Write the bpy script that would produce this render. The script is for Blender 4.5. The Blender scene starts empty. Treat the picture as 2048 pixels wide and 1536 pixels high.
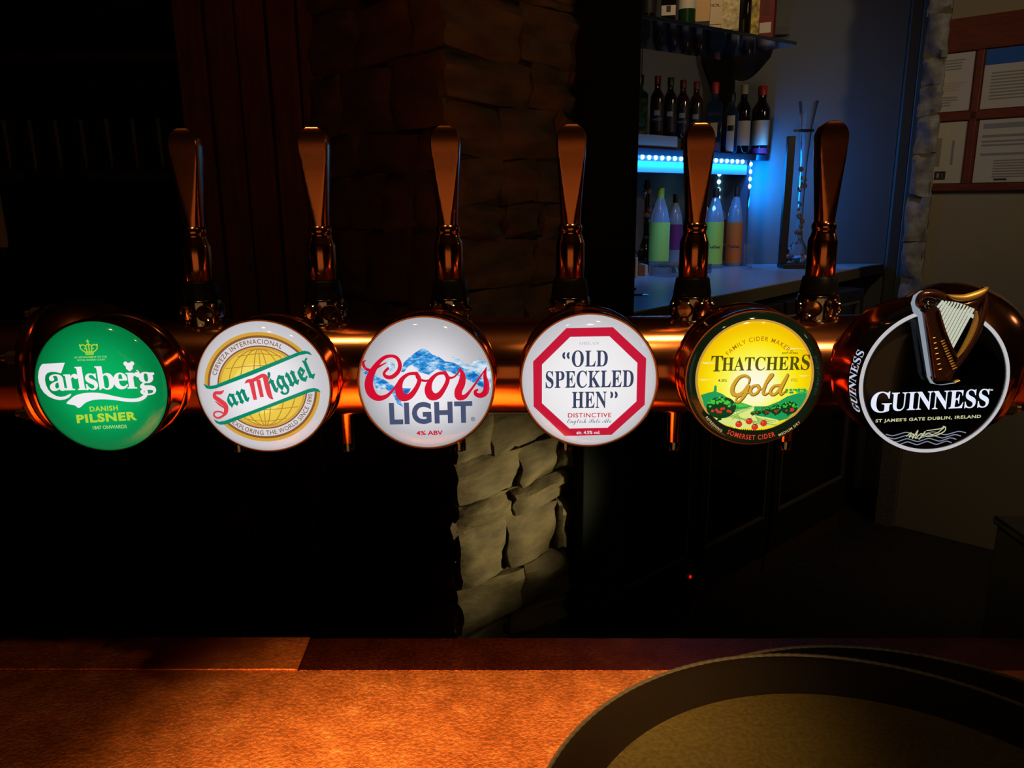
import bpy, bmesh, math, random
from math import sin, cos, pi, radians, sqrt, atan2, hypot
from mathutils import Vector, Matrix, Euler
random.seed(7)
SC = bpy.context.scene
COL = SC.collection
# ------------------------------------------------------------------ camera
FPX, CAMZ = 1540.0, 1.56
cam = bpy.data.cameras.new('camera'); cam.sensor_width = 36; cam.lens = FPX/2048*36
cam.clip_start = .02
cob = bpy.data.objects.new('camera', cam); COL.objects.link(cob)
ROT = (Matrix.Rotation(radians(.97), 3, 'Z') @ Matrix.Rotation(radians(90-13.4), 3, 'X') @ Matrix.Rotation(radians(-.55), 3, 'Z'))
cob.matrix_world = Matrix.Translation((0, 0, CAMZ)) @ ROT.to_4x4()
SC.camera = cob
CAM = Vector((0, 0, CAMZ))
# ------------------------------------------------------------------ world, lights, exposure
w = bpy.data.worlds.new('night_room'); SC.world = w; w.use_nodes = True
w.node_tree.nodes['Background'].inputs[0].default_value = (.9, .75, .55, 1)
w.node_tree.nodes['Background'].inputs[1].default_value = .0022
SC.view_settings.view_transform = 'Standard'; SC.view_settings.look = 'None'
SC.view_settings.exposure = 0; SC.view_settings.gamma = 1; SC.view_settings.use_curve_mapping = False
def light(name, kind, loc, energy, color, target=None, **kw):
    l = bpy.data.lights.new(name, kind); l.energy = energy; l.color = color
    for k, v in kw.items(): setattr(l, k, v)
    o = bpy.data.objects.new(name, l); o.location = loc; COL.objects.link(o)
    if target is not None:
        o.rotation_euler = (Vector(target)-Vector(loc)).to_track_quat('-Z', 'Y').to_euler()
    return o
WARM = (1, .60, .24)
for i, (x, e) in enumerate(((-.50, 17), (.40, 28), (-1.45, 6), (1.5, 8))):      # ceiling downlights over the bar
    light('overhead_spot', 'SPOT', (x, .33, 2.85), e, WARM, (x*.98, .48, 1.07), spot_size=radians(62), spot_blend=.8, shadow_soft_size=.032)
for x, xt, e in ((-.34, -.168, 3000), (.22, .080, 2400)):      # narrow unseen spots added for the pools of light on the counter
    light('counter_pool_fill', 'SPOT', (x, -.35, 2.85), e, WARM, (xt, .585 if x < 0 else .66, 1.07), spot_size=(9.6 if x < 0 else 8.8)*pi/180, spot_blend=1, shadow_soft_size=.13)
light('overhead_spot', 'SPOT', (.85, -.45, 2.85), 70, (1, .72, .40), (.385, .66, 1.395), spot_size=radians(13), spot_blend=1, shadow_soft_size=.032)  # extra spot added to brighten the harp badge, its source unseen
light('room_fill', 'AREA', (-.05, -2.4, 1.1), 3.0, (1, .50, .20), (0, .7, 1.2), shape='RECTANGLE', size=2.5, size_y=1.4)  # unseen area fill added for warm reflections in the copper handles
light('hall_lamp', 'SPOT', (2.2, 1.7, 2.45), 21, (1, .80, .52), (2.0, 3.5, 1.5), spot_size=radians(95), spot_blend=.6, shadow_soft_size=.10)
light('hall_glow', 'POINT', (2.6, 1.2, 2.4), 3.0, (1, .80, .52), shadow_soft_size=.10)
light('alcove_lamp', 'SPOT', (.55, 1.6, 2.75), 19, (1, .72, .42), (1.0, 3.4, 1.95), spot_size=radians(60), spot_blend=.9, shadow_soft_size=.05)
light('pillar_fill', 'SPOT', (.95, 2.12, .66), 36, (1, .80, .40), (-.22, 1.90, .74), spot_size=radians(37), spot_blend=1, shadow_soft_size=.05)  # low spot added to graze the stone pillar, no lamp stands there
# ------------------------------------------------------------------ helpers
def ray(px, py): return ROT @ Vector(((px-1024)/FPX, -(py-768)/FPX, -1))
def PY(px, py, Y):
    d = ray(px, py); return CAM + d*(Y/d.y)
def PZ(px, py, z):
    d = ray(px, py); return CAM + d*((z-CAMZ)/d.z)
def PP(px, py, p0, n):
    d = ray(px, py); return CAM + d*((p0-CAM).dot(n)/d.dot(n))
def depth(p): return -(ROT.transposed() @ (p-CAM)).z
def lin(h):
    h = h.lstrip('#'); out = []
    for i in (0, 2, 4):
        c = int(h[i:i+2], 16)/255
        out.append(c/12.92 if c <= .04045 else ((c+.055)/1.055)**2.4)
    return (*out, 1)
MATS = {}
def nt(m):
    m.use_nodes = True; return m.node_tree.nodes, m.node_tree.links
def mat(name, color, rough=.5, metal=0, trans=0, emit=None, estr=1, bump=0, bscale=40, var=0, coat=0, ior=1.45, spec=.5, stretch=None, alpha=1, detail=4):
    if name in MATS: return MATS[name]
    m = bpy.data.materials.new(name); N, L = nt(m); b = N['Principled BSDF']
    if isinstance(color, str): color = lin(color)
    b.inputs['Base Color'].default_value = color
    b.inputs['Roughness'].default_value = rough; b.inputs['Metallic'].default_value = metal
    b.inputs['Transmission Weight'].default_value = trans; b.inputs['IOR'].default_value = ior
    b.inputs['Specular IOR Level'].default_value = spec; b.inputs['Coat Weight'].default_value = coat
    b.inputs['Coat Roughness'].default_value = .05
    b.inputs['Alpha'].default_value = alpha
    if emit:
        b.inputs['Emission Color'].default_value = lin(emit); b.inputs['Emission Strength'].default_value = estr
    if bump or var:
        tc = N.new('ShaderNodeTexCoord'); mp = N.new('ShaderNodeMapping'); nz = N.new('ShaderNodeTexNoise')
        L.new(tc.outputs['Object'], mp.inputs[0]); L.new(mp.outputs[0], nz.inputs['Vector'])
        if stretch: mp.inputs['Scale'].default_value = stretch
        nz.inputs['Scale'].default_value = bscale; nz.inputs['Detail'].default_value = detail
        if bump:
            bp = N.new('ShaderNodeBump'); bp.inputs['Strength'].default_value = bump; bp.inputs['Distance'].default_value = .01
            L.new(nz.outputs[0], bp.inputs['Height']); L.new(bp.outputs[0], b.inputs['Normal'])
        if var:
            cr = N.new('ShaderNodeValToRGB'); c = color
            cr.color_ramp.elements[0].position = .3; cr.color_ramp.elements[1].position = .7
            cr.color_ramp.elements[0].color = (c[0]*(1-var), c[1]*(1-var), c[2]*(1-var), 1)
            cr.color_ramp.elements[1].color = (min(1, c[0]*(1+var)), min(1, c[1]*(1+var)), min(1, c[2]*(1+var)), 1)
            L.new(nz.outputs[0], cr.inputs[0]); L.new(cr.outputs[0], b.inputs['Base Color'])
    MATS[name] = m; return m

class MB:
    """collects geometry with material slots and links it as one mesh object"""
    def __init__(s): s.v = []; s.f = []; s.mi = []; s.mats = []; s.sm = []
    def slot(s, m):
        if m not in s.mats: s.mats.append(m)
        return s.mats.index(m)
    def add(s, vs, fs, m, M=None, smooth=False):
        b = len(s.v); k = s.slot(m)
        for p in vs:
            p = Vector(p); s.v.append(tuple(M @ p) if M is not None else tuple(p))
        for f in fs: s.f.append(tuple(i+b for i in f)); s.mi.append(k); s.sm.append(smooth)
        return s
    def box(s, x0, x1, y0, y1, z0, z1, m, M=None):
        v = [(x, y, z) for z in (z0, z1) for y in (y0, y1) for x in (x0, x1)]
        return s.add(v, [(0, 2, 3, 1), (4, 5, 7, 6), (0, 1, 5, 4), (2, 6, 7, 3), (0, 4, 6, 2), (1, 3, 7, 5)], m, M)
    def lathe(s, prof, m, M=None, n=32, smooth=True, caps=True):
        v = []; f = []
        for r, z in prof:
            for i in range(n): a = 2*pi*i/n; v.append((r*cos(a), r*sin(a), z))
        for k in range(len(prof)-1):
            for i in range(n):
                j = (i+1) % n; f.append((k*n+i, k*n+j, (k+1)*n+j, (k+1)*n+i))
        if caps:
            if prof[0][0] > 1e-5: f.append(tuple(reversed(range(n))))
            if prof[-1][0] > 1e-5: f.append(tuple((len(prof)-1)*n+i for i in range(n)))
        return s.add(v, f, m, M, smooth)
    def tube(s, pts, r, m, M=None, n=10, closed=False, smooth=True):
        P = [Vector(p) for p in pts]; v = []; f = []; up = None; K = len(P)
        for i, p in enumerate(P):
            t = (P[(i+1) % K]-P[i-1]) if closed else (P[min(i+1, K-1)]-P[max(i-1, 0)])
            t.normalize()
            if up is None: up = Vector((0, 0, 1)) if abs(t.z) < .9 else Vector((0, 1, 0))
            a = t.cross(up).normalized(); bb = a.cross(t).normalized(); up = bb
            rr = r[i] if isinstance(r, (list, tuple)) else r
            for k in range(n): q = 2*pi*k/n; v.append(p+a*cos(q)*rr+bb*sin(q)*rr)
        for i in range(K if closed else K-1):
            j = (i+1) % K
            for k in range(n): l = (k+1) % n; f.append((i*n+k, i*n+l, j*n+l, j*n+k))
        if not closed: f += [tuple(reversed(range(n))), tuple((K-1)*n+k for k in range(n))]
        return s.add(v, f, m, M, smooth)
    def build(s, name, parent=None, bevel=0, loc=None, seg=2, crease=None):
        me = bpy.data.meshes.new(name); me.from_pydata(s.v, [], s.f)
        for m in s.mats: me.materials.append(m)
        me.polygons.foreach_set('material_index', s.mi); me.polygons.foreach_set('use_smooth', s.sm)
        bm = bmesh.new(); bm.from_mesh(me); bmesh.ops.recalc_face_normals(bm, faces=bm.faces[:]); bm.to_mesh(me); bm.free()
        me.update()
        if any(s.sm): me.set_sharp_from_angle(angle=radians(38))
        o = bpy.data.objects.new(name, me); COL.objects.link(o)
        if parent: o.parent = parent
        if loc is not None: o.location = loc
        if bevel:
            b = o.modifiers.new('bevel', 'BEVEL'); b.width = bevel; b.segments = seg; b.limit_method = 'ANGLE'
        return o
def tag(o, label=None, cat=None, group=None, kind=None):
    if label: o['label'] = label
    if cat: o['category'] = cat
    if group: o['group'] = group
    if kind: o['kind'] = kind
    return o
def thing(name, label, cat, M, group=None):
    o = bpy.data.objects.new(name, None); COL.objects.link(o); o.empty_display_size = .02
    o.matrix_world = M if isinstance(M, Matrix) else Matrix.Translation(M)
    return tag(o, label, cat, group)
def copy_tree(o, parent=None):
    c = o.copy(); COL.objects.link(c)
    if parent: c.parent = parent
    for ch in list(o.children): copy_tree(ch, c)
    return c
def frame_uv(p, ang):           # local x along a plan direction (deg from +Y to +X), local y into the room, z up
    return Matrix.Translation(p) @ Matrix.Rotation(radians(90-ang), 4, 'Z')
# ------------------------------------------------------------------ materials
copper = mat('polished copper', (.78, .27, .095, 1), .15, 1, bump=.006, bscale=120)
copper_tube = mat('brushed copper tube', (.78, .27, .09, 1), .17, 1, bump=.012, bscale=60, stretch=(1, 14, 14))
copper_dark = mat('copper drum', (.62, .20, .07, 1), .16, 1, bump=.012, bscale=60)
chrome = mat('dark chrome', (.42, .36, .30, 1), .10, 1)
brass = mat('brass', (.62, .42, .18, 1), .25, 1)
black_plastic = mat('black plastic', (.004, .004, .004, 1), .4, spec=.2)
black_gloss = mat('black gloss', (.006, .006, .007, 1), .07)
def copper_sheet(name, col, rough, bump):
    m = bpy.data.materials.new(name); N, L = nt(m); b = N['Principled BSDF']
    b.inputs['Metallic'].default_value = 1
    tc = N.new('ShaderNodeTexCoord'); n1 = N.new('ShaderNodeTexNoise'); n2 = N.new('ShaderNodeTexNoise'); n3 = N.new('ShaderNodeTexNoise')
    for n_, sc, d in ((n1, 700, 3), (n2, 260, 5), (n3, 34, 9)):
        L.new(tc.outputs['Object'], n_.inputs['Vector']); n_.inputs['Scale'].default_value = sc; n_.inputs['Detail'].default_value = d
    mx = N.new('ShaderNodeMath'); mx.operation = 'MULTIPLY_ADD'; mx.inputs[1].default_value = .45
    L.new(n1.outputs[0], mx.inputs[0]); L.new(n2.outputs[0], mx.inputs[2])
    bp = N.new('ShaderNodeBump'); bp.inputs['Strength'].default_value = bump; bp.inputs['Distance'].default_value = .004
    L.new(mx.outputs[0], bp.inputs['Height']); L.new(bp.outputs[0], b.inputs['Normal'])
    cr = N.new('ShaderNodeValToRGB'); e = cr.color_ramp.elements
    e[0].position = .28; e[0].color = (col[0]*.62, col[1]*.55, col[2]*.5, 1); e[1].position = .62; e[1].color = (*col, 1)
    p = cr.color_ramp.elements.new(.72); p.color = (min(1, col[0]*1.15), col[1]*1.5, col[2]*1.7, 1)
    L.new(n3.outputs[0], cr.inputs[0]); L.new(cr.outputs[0], b.inputs['Base Color'])
    mr = N.new('ShaderNodeMapRange'); mr.inputs[1].default_value = .3; mr.inputs[2].default_value = .7
    mr.inputs[3].default_value = rough-.04; mr.inputs[4].default_value = rough+.05
    L.new(n2.outputs[0], mr.inputs[0]); L.new(mr.outputs[0], b.inputs['Roughness'])
    return m
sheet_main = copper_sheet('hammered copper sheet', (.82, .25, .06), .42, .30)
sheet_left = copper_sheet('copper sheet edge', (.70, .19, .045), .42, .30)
sheet_dark = copper_sheet('dark copper sheet', (.20, .036, .012), .34, .25)  # darker, smoother copper for the right edging strip
# ------------------------------------------------------------------ room shell
FZ = 0.0
def struct(o): o['kind'] = 'structure'; return o
floor_m = mat('dark floor', (.022, .014, .009, 1), .55, bump=.1, bscale=30, var=.3)
dark_wall = mat('dark wall', (.035, .024, .017, 1), .8, var=.3, bscale=6)
b = MB(); b.box(-3.2, 3.6, -3.0, 5.2, FZ-.1, FZ, floor_m); struct(b.build('floor'))
b = MB(); b.box(-3.2, 3.6, -3.0, 5.2, 3.0, 3.1, mat('ceiling paint', (.10, .09, .075, 1), .8)); struct(b.build('ceiling'))
b = MB(); b.box(-3.3, -3.2, -3.0, 5.2, FZ, 3.0, dark_wall); struct(b.build('wall_left'))
b = MB(); b.box(-3.3, 3.6, 5.2, 5.3, FZ, 3.0, dark_wall); struct(b.build('wall_back'))
# planked panel behind the left taps
panel_m = mat('dark stained panel wood', (.15, .055, .022, 1), .6, bump=.15, bscale=8, stretch=(6, 6, .6), var=.35)
pw = bpy.data.objects.new('wall_panel', None); COL.objects.link(pw); struct(pw)
xa = PY(432, 900, 2.34).x; xb = PY(705, 900, 2.34).x
pw.location = (xa, 2.34, FZ); npl = 5
for i in range(npl):
    x0 = (xb-xa)/npl*i
    bb = MB(); bb.box(x0+.003, x0+(xb-xa)/npl-.003, 0+.006*(i % 2), .04, 0, 3.0, panel_m); bb.build('plank', pw, .004)
bb = MB(); bb.box(0, xb-xa, .03, .06, 0, 3.0, dark_wall); bb.build('backing', pw)
# --- stone pillar: convex corner, right face along 47 degrees
O = PY(1240, 640, 2.34); O.z = 0
ANG = 47
U = Vector((sin(radians(ANG)), cos(radians(ANG)), 0)); V = Vector((-U.y, U.x, 0))
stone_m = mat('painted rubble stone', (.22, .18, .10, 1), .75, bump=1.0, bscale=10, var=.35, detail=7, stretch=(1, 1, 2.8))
stone_l = mat('shaded rubble stone', (.15, .10, .06, 1), .8, bump=.5, bscale=9, var=.3, detail=7, stretch=(1, 1, 2.8))  # darker copy of the stone, shade of the left face put into the colour
mortar = mat('lime mortar', (.13, .105, .06, 1), .9, bump=.4, bscale=60)
def stone_face(parent, M, W, z0, z1, m, rows, rng, lo=.10, hi=.22):
    """courses of separate rough stones; local x along the face, -y outwards"""
    z = z0
    while z < z1-.03:
        h = rng.uniform(*rows); h = min(h, z1-z); x = -.012*rng.random()
        while x < W-.02:
            l = rng.uniform(lo, hi); l = min(l, W-x)
            if W-x-l < .05: l = W-x
            nx, nz = 7, 6; v = []; f = []; ph = rng.random()*9; tilt = rng.uniform(-.012, .012)
            for k in range(nz+1):
                for i in range(nx+1):
                    a, c = i/nx, k/nz; edge = min(a, 1-a, c, 1-c)
                    y = -.004-.014*min(1, edge*5)-.009*sin(ph+a*4+c*3)-.007*sin(ph*3+c*9+a*2)+rng.uniform(-.0025, .0025)
                    jx = rng.uniform(-.004, .004)
                    v.append((x+.002+a*(l-.004)+jx, y, z+.002+c*(h-.004)+tilt*(a-.5)*2+jx*.5))
            for k in range(nz):
                for i in range(nx): q = k*(nx+1)+i; f.append((q, q+1, q+nx+2, q+nx+1))
            rim = [i for i in range(nx+1)]+[(k+1)*(nx+1)-1+nx+1-nx-1 for k in range(1, nz+1)]
            rim = list(range(nx+1))+[k*(nx+1)+nx for k in range(1, nz+1)]+[nz*(nx+1)+i for i in range(nx-1, -1, -1)]+[k*(nx+1) for k in range(nz-1, 0, -1)]
            base = len(v)
            for i in rim: p = v[i]; v.append((p[0], .02, p[2]))
            for i in range(len(rim)):
                j = (i+1) % len(rim); f.append((rim[j], rim[i], base+i, base+j))
            s_ = MB(); s_.add(v, f, m, M, smooth=True); s_.build('stone', parent)
            x += l
        z += h
T_C = -.648; T_T = -.2165
corner = O+U*T_C
pil = bpy.data.objects.new('wall_pillar', None); COL.objects.link(pil); struct(pil); pil.location = corner
rng = random.Random(3)
Mr = Matrix.Rotation(radians(90-ANG), 4, 'Z')
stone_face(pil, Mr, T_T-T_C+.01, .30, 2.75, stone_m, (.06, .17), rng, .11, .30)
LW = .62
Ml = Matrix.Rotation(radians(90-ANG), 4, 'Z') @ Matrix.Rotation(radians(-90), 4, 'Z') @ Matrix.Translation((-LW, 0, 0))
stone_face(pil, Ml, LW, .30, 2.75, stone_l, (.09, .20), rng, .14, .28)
bb = MB(); bb.box(.012, T_T-T_C, .010, .5, 0, 3.0, mortar, Mr); bb.build('core', pil)
bb = MB(); bb.box(.012, .12, .1, LW, 0, 3.0, mortar, Mr); bb.build('core', pil)
# --- painted post right of the pillar
post_m = mat('grey green paint', (.020, .026, .024, 1), .85, spec=.08)
bb = MB(); M = frame_uv(O, ANG)
bb.box(T_T, -.001, -.055, .10, 0, 3.0, post_m, M); struct(bb.build('trim_1', None, .004))
# --- alcove walls
zw = 1.227
F0 = PZ(1237, 630, zw); F1 = PZ(1745, 530, zw)
B0 = PZ(1237, 560, zw); B1 = PZ(1485, 532, zw)
UB = (B1-B0).normalized(); NB = Vector((-UB.y, UB.x, 0)); ANB = math.degrees(atan2(UB.x, UB.y))
wall_grey = mat('warm grey wall paint', (.135, .140, .135, 1), .7, bump=.05, bscale=90)
MBk = frame_uv(Vector((B0.x, B0.y, 0)), ANB)
bb = MB(); bb.box(-.6, (B1-B0).length+.16, .34, .38, 0, 3.0, wall_grey, MBk); struct(bb.build('wall_alcove_back'))
Wl = PZ(1470, 528, zw); Wr = PZ(1768, 527, zw)
aw = math.degrees(atan2(Wr.x-Wl.x, Wr.y-Wl.y)); MW = frame_uv(Vector((Wl.x, Wl.y, 0)), aw); WL = (Wr-Wl).length
bb = MB(); bb.box(-.05, WL, .0, .06, 0, 3.0, wall_grey, MW); struct(bb.build('wall_alcove_side'))
bb = MB(); bb.box(WL+.004, WL+.055, -.02, .05, 0, 3.0, mat('brown grey edge paint', (.10, .085, .065, 1), .6), MW); struct(bb.build('trim_2', None, .003))
bb = MB(); bb.box(WL+.057, WL+.20, -.022, .05, 0, 3.0, mat('blue teal paint', (.085, .14, .16, 1), .5), MW); struct(bb.build('trim_3', None, .004))
rs = bpy.data.objects.new('wall_stone_edge', None); COL.objects.link(rs); struct(rs); rs.location = (0, 0, 0)
stone_r = mat('whitewashed rubble stone', (.20, .195, .195, 1), .8, bump=.8, bscale=22, var=.45, detail=9)
# --- beige wall with the notice frame
beige = mat('beige wall paint', (.235, .195, .125, 1), .75, bump=.05, bscale=80)
A0 = PY(1845, 383, 3.55); A1 = PY(2048, 383, 3.30)
aa = math.degrees(atan2(A1.x-A0.x, A1.y-A0.y)); MA = frame_uv(Vector((A0.x, A0.y, 0)), aa); NA = MA.to_3x3() @ Vector((0, -1, 0))
def na(px, py): q = MA.inverted() @ PP(px, py, Vector((A0.x, A0.y, 0))+NA*.012, NA); return q.x, q.z
sx0 = na(1799, 600)[0]; sx1 = na(1840, 600)[0]
MS = MA @ Matrix.Translation((sx0, -.03, 0))
stone_face(rs, MS, sx1-sx0, .5, 2.75, stone_r, (.09, .2), random.Random(11), .10, .13)
bb = MB(); bb.box(0, sx1-sx0-.006, .0, .20, 0, 3.0, mortar, MS); bb.build('core', rs)
bb = MB(); bb.box(sx1-.004, 1.2, .0, .06, 0, 3.0, beige, MA); struct(bb.build('wall_right'))
# ------------------------------------------------------------------ bar counter
CZ = 1.07; YE = .796; YS = .7325
J0 = PZ(622, 1276, CZ); J1 = PZ(597, 1340, CZ)
bar = thing('bar_counter', 'copper clad bar counter with hammered top and narrow back edging', 'bar counter', (0, .3, 0))
bi = Matrix.Translation((0, -.3, 0))
bb = MB(); bb.box(-1.3, 1.3, .22, YS-.0006, CZ-.05, CZ, sheet_main, bi); bb.build('top_sheet', bar, .0012)
def prism(pts, z0, z1, m, M=None):
    n = len(pts); r = MB()
    r.add([(x, y, z0) for x, y in pts]+[(x, y, z1) for x, y in pts], [tuple(reversed(range(n))), tuple(range(n, 2*n))]+[(i, (i+1) % n, n+(i+1) % n, n+i) for i in range(n)], m, M)
    return r
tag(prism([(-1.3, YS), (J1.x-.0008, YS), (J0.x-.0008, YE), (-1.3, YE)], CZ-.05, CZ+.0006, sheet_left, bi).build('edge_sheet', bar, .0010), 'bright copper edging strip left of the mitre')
tag(prism([(J1.x, YS), (1.3, YS), (1.3, YE), (J0.x, YE)], CZ-.05, CZ-.0008, sheet_dark, bi).build('edge_sheet', bar, .0010), 'dark copper edging strip')
bb = MB(); bb.box(-1.3, 1.3, .30, .76, 0, CZ-.05, mat('bar front wood', (.05, .02, .01, 1), .5), bi); bb.build('body', bar)
# ------------------------------------------------------------------ copper tap rail
PYC, PZC, PR = .75, 1.4005, .0480
rail = thing('tap_rail', 'thick horizontal copper tube carrying the taps and round badges', 'tap rail', (0, PYC, PZC))
RX = Matrix.Rotation(radians(90), 4, 'Y')
bb = MB(); bb.lathe([(PR, -.95), (PR, .95)], copper_tube, RX, 96); bb.build('tube', rail)
for sx, px in ((-1, 143), (1, 1925)):
    cx = PY(px, 700, PYC).x
    br = .0645 if sx < 0 else .0710
    T = Matrix.Translation((cx-sx*.014, 0, .004 if sx < 0 else .0085))
    bb = MB(); bb.lathe([(br*sin(pi*k/16)+1e-6*(k in (0, 16)), -br*cos(pi*k/16)) for k in range(17)], copper_dark, T, 40); bb.build('ball_joint', rail)
    for k, off in enumerate((.006, .0155)):
        bb = MB(); q = Matrix.Translation((cx+sx*off, 0, 0)) @ RX
        bb.lathe([(PR-.002, -.004), (.0620, -.004), (.0640, -.002), (.0640, .002), (.0620, .004), (PR-.002, .004)], copper, q, 48, caps=False); fl = bb.build('flange', rail)
        if k:
            for a in range(6):
                an = radians(60*a+30+8); bx = MB()
                q2 = Matrix.Translation((cx+sx*(off+.004), .0565*cos(an), .0565*sin(an))) @ Matrix.Rotation(radians(90*sx), 4, 'Y')
                bx.lathe([(.0065, 0), (.0065, .009), (.0055, .010)], brass, q2, 6, smooth=False)
                bx.lathe([(.0035, .010), (.0035, .015), (.002, .016)], brass, q2, 10); bx.build('bolt', fl)
    for px_ in (sx*.80,):
        bb = MB(); H = PZC-CZ-.0008
        bb.lathe([(.075, -H), (.075, -H+.012), (.045, -H+.02), (.038, -H+.03), (.038, 0)], copper_tube, Matrix.Translation((px_, 0, 0)), 40); bb.build('post', rail)
# ------------------------------------------------------------------ tap handles
def paddle(m):
    s = MB(); N = 40; v = []; f = []; rings = []
    H = .0905
    zs = [0, .008, .018, .03, .042, .054, .064, .070, .0745]
    for z in zs: rings.append((z, z/H, 1, 1))
    top = [(.0745+.0165*sin(radians(q)), max(.16, cos(radians(q))**.95), .45+.55*cos(radians(q))**.6) for q in (14, 28, 42, 54, 65, 75, 84, 89)]
    for z, a, d in top: rings.append((z, z/H, a, d))
    for z, t, sx, sy in rings:
        t2 = min(1, t); w_ = (.0093+(.0152-.0093)*t2**1.15)*sx; d_ = (.0093+(.0118-.0093)*min(1, t2*1.6))*sy
        bl = min(1, t2*1.5)
        for i in range(N):
            a = 2*pi*i/N; c, s_ = cos(a), sin(a)
            n_ = 2+2.2*bl; e = 2/n_
            X = abs(c)**e*(1 if c > 0 else -1)*w_; Y = abs(s_)**e*(1 if s_ > 0 else -1)*d_
            cut = d_*(1-.24*bl)                      # flat front and back facets
            Y = max(-cut, min(cut, Y)) if bl > .05 else Y
            v.append((X, Y, z))
    K = len(rings)
    for k in range(K-1):
        for i in range(N): j = (i+1) % N; f.append((k*N+i, k*N+j, (k+1)*N+j, (k+1)*N+i))
    f += [tuple(reversed(range(N))), tuple((K-1)*N+i for i in range(N))]
    s.add(v, f, m, None, True); return s
HX = [(-.3165, 'first from the left, above the gap left of the globe badge'), (-.1955, ''), (-.0725, ''), (.0445, ''), (.163, ''), (.285, '')]
TAPL = ['copper beer tap handle between the green badge and the globe badge',
        'copper beer tap handle between the globe badge and the mountain badge',
        'copper beer tap handle above the right half of the mountain badge',
        'copper beer tap handle above the left half of the octagon badge',
        'copper beer tap handle in front of the blue lit shelf, left above the yellow badge',
        'copper beer tap handle farthest right, beside the grey alcove wall']
copper_p = mat('satin copper handle', (.74, .25, .085, 1), .21, 1, bump=.004, bscale=150)
def make_tap():
    t = thing('beer_tap', TAPL[0], 'beer tap', (0, PYC, PZC), 'taps along the copper rail')
    B = PR-.003
    s = MB(); s.lathe([(.0200, B-.004), (.0200, B), (.0190, B+.001), (.0186, B+.008), (.0187, B+.014), (.0192, B+.019), (.0186, B+.0228), (.0165, B+.0245)], chrome, None, 40)
    body = s.build('tap_body', t)
    for k in range(6):
        a = radians(60*k-90+28); q = Matrix.Rotation(a, 4, 'Z') @ Matrix.Translation((.0178, 0, B+.0115)) @ Matrix.Rotation(radians(90), 4, 'Y')
        bx = MB(); bx.lathe([(.0082, -.002), (.0082, .0012), (.0074, .0022), (.0066, .0014), (.0001, .0008)], chrome, q, 20); bx.build('boss', body)
    s = MB(); s.lathe([(.0178, B+.0242), (.0180, B+.026), (.0160, B+.0395), (.0150, B+.041)], black_plastic, None, 36); s.build('collar', t)
    z = B+.0405
    s = MB(); s.lathe([(.0130, z), (.0136, z+.001), (.0136, z+.0335), (.0131, z+.0352), (.0112, z+.0405), (.0106, z+.0420), (.0104, z+.0440),
                       (.0112, z+.0455), (.0114, z+.0485), (.0106, z+.0508), (.0093, z+.0522)], copper, None, 40); s.build('ferrule', t)
    p = paddle(copper_p).build('handle', t); p.location = (0, 0, z+.0515)
    s = MB(); s.tube([(.0, .030, -.02), (.0, .052, -.030), (0, .060, -.045), (0, .0605, -.105)], [.010, .010, .0085, .0065], copper, None, 16)
    s.lathe([(.0072, -.108), (.0072, -.100), (.0062, -.097)], chrome, Matrix.Translation((0, .0605, 0)), 16); s.build('spout', t)
    return t
tap0 = make_tap()
for i, (x, _) in enumerate(HX):
    t = tap0 if i == 0 else copy_tree(tap0)
    t.location = (x, PYC, PZC); t['label'] = TAPL[i]
# ------------------------------------------------------------------ illuminated badges
RB = .0612
def pmat(name, hexc, a=1.0, bfall=.12, sample=False, cx=0, cy=0):
    """back-lit printed film: emission of the print colour, falloff of the LED backlight to the rim painted into its strength"""
    key = 'print '+name
    if key in MATS: return MATS[key]
    m = bpy.data.materials.new(key); N, L = nt(m); N.clear()
    out = N.new('ShaderNodeOutputMaterial'); e = N.new('ShaderNodeEmission'); L.new(e.outputs[0], out.inputs[0])
    e.inputs[0].default_value = lin(hexc)
    tc = N.new('ShaderNodeTexCoord'); vm = N.new('ShaderNodeVectorMath'); vm.operation = 'LENGTH'; L.new(tc.outputs['Object'], vm.inputs[0])
    mr = N.new('ShaderNodeMapRange'); mr.interpolation_type = 'SMOOTHSTEP'
    mr.inputs[1].default_value = .25*RB; mr.inputs[2].default_value = 1.0*RB; mr.inputs[3].default_value = a; mr.inputs[4].default_value = a-bfall
    L.new(vm.outputs['Value'], mr.inputs[0]); L.new(mr.outputs[0], e.inputs[1])
    m.cycles.emission_sampling = 'AUTO' if sample else 'NONE'
    MATS[key] = m; return m
lens_m = bpy.data.materials.new('clear badge lens'); N, L = nt(lens_m); N.clear()
o_ = N.new('ShaderNodeOutputMaterial'); mx = N.new('ShaderNodeMixShader'); tr = N.new('ShaderNodeBsdfTransparent'); gl = N.new('ShaderNodeBsdfGlossy')
fr = N.new('ShaderNodeFresnel'); fr.inputs[0].default_value = 1.45; gl.inputs['Roughness'].default_value = .07
L.new(fr.outputs[0], mx.inputs[0]); L.new(tr.outputs[0], mx.inputs[1]); L.new(gl.outputs[0], mx.inputs[2]); L.new(mx.outputs[0], o_.inputs[0])
def up(s, A, a=None, skip=()):
    r = ''
    for ch in s:
        if 'A' <= ch <= 'Z': r += chr(A+ord(ch)-65)
        elif 'a' <= ch <= 'z': r += chr(A+26+ord(ch)-97)
        elif '0' <= ch <= '9' and a: r += chr(a+ord(ch)-48)
        else: r += ch
    return r
SERIF = lambda s: up(s, 0x1D400, 0x1D7CE)
SCRIPT = lambda s: up(s, 0x1D4D0)
FRAK = lambda s: up(s, 0x1D56C)
SANSB = lambda s: up(s, 0x1D5D4, 0x1D7EC)
SANSI = lambda s: up(s, 0x1D608)
TXT = {}
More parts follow.
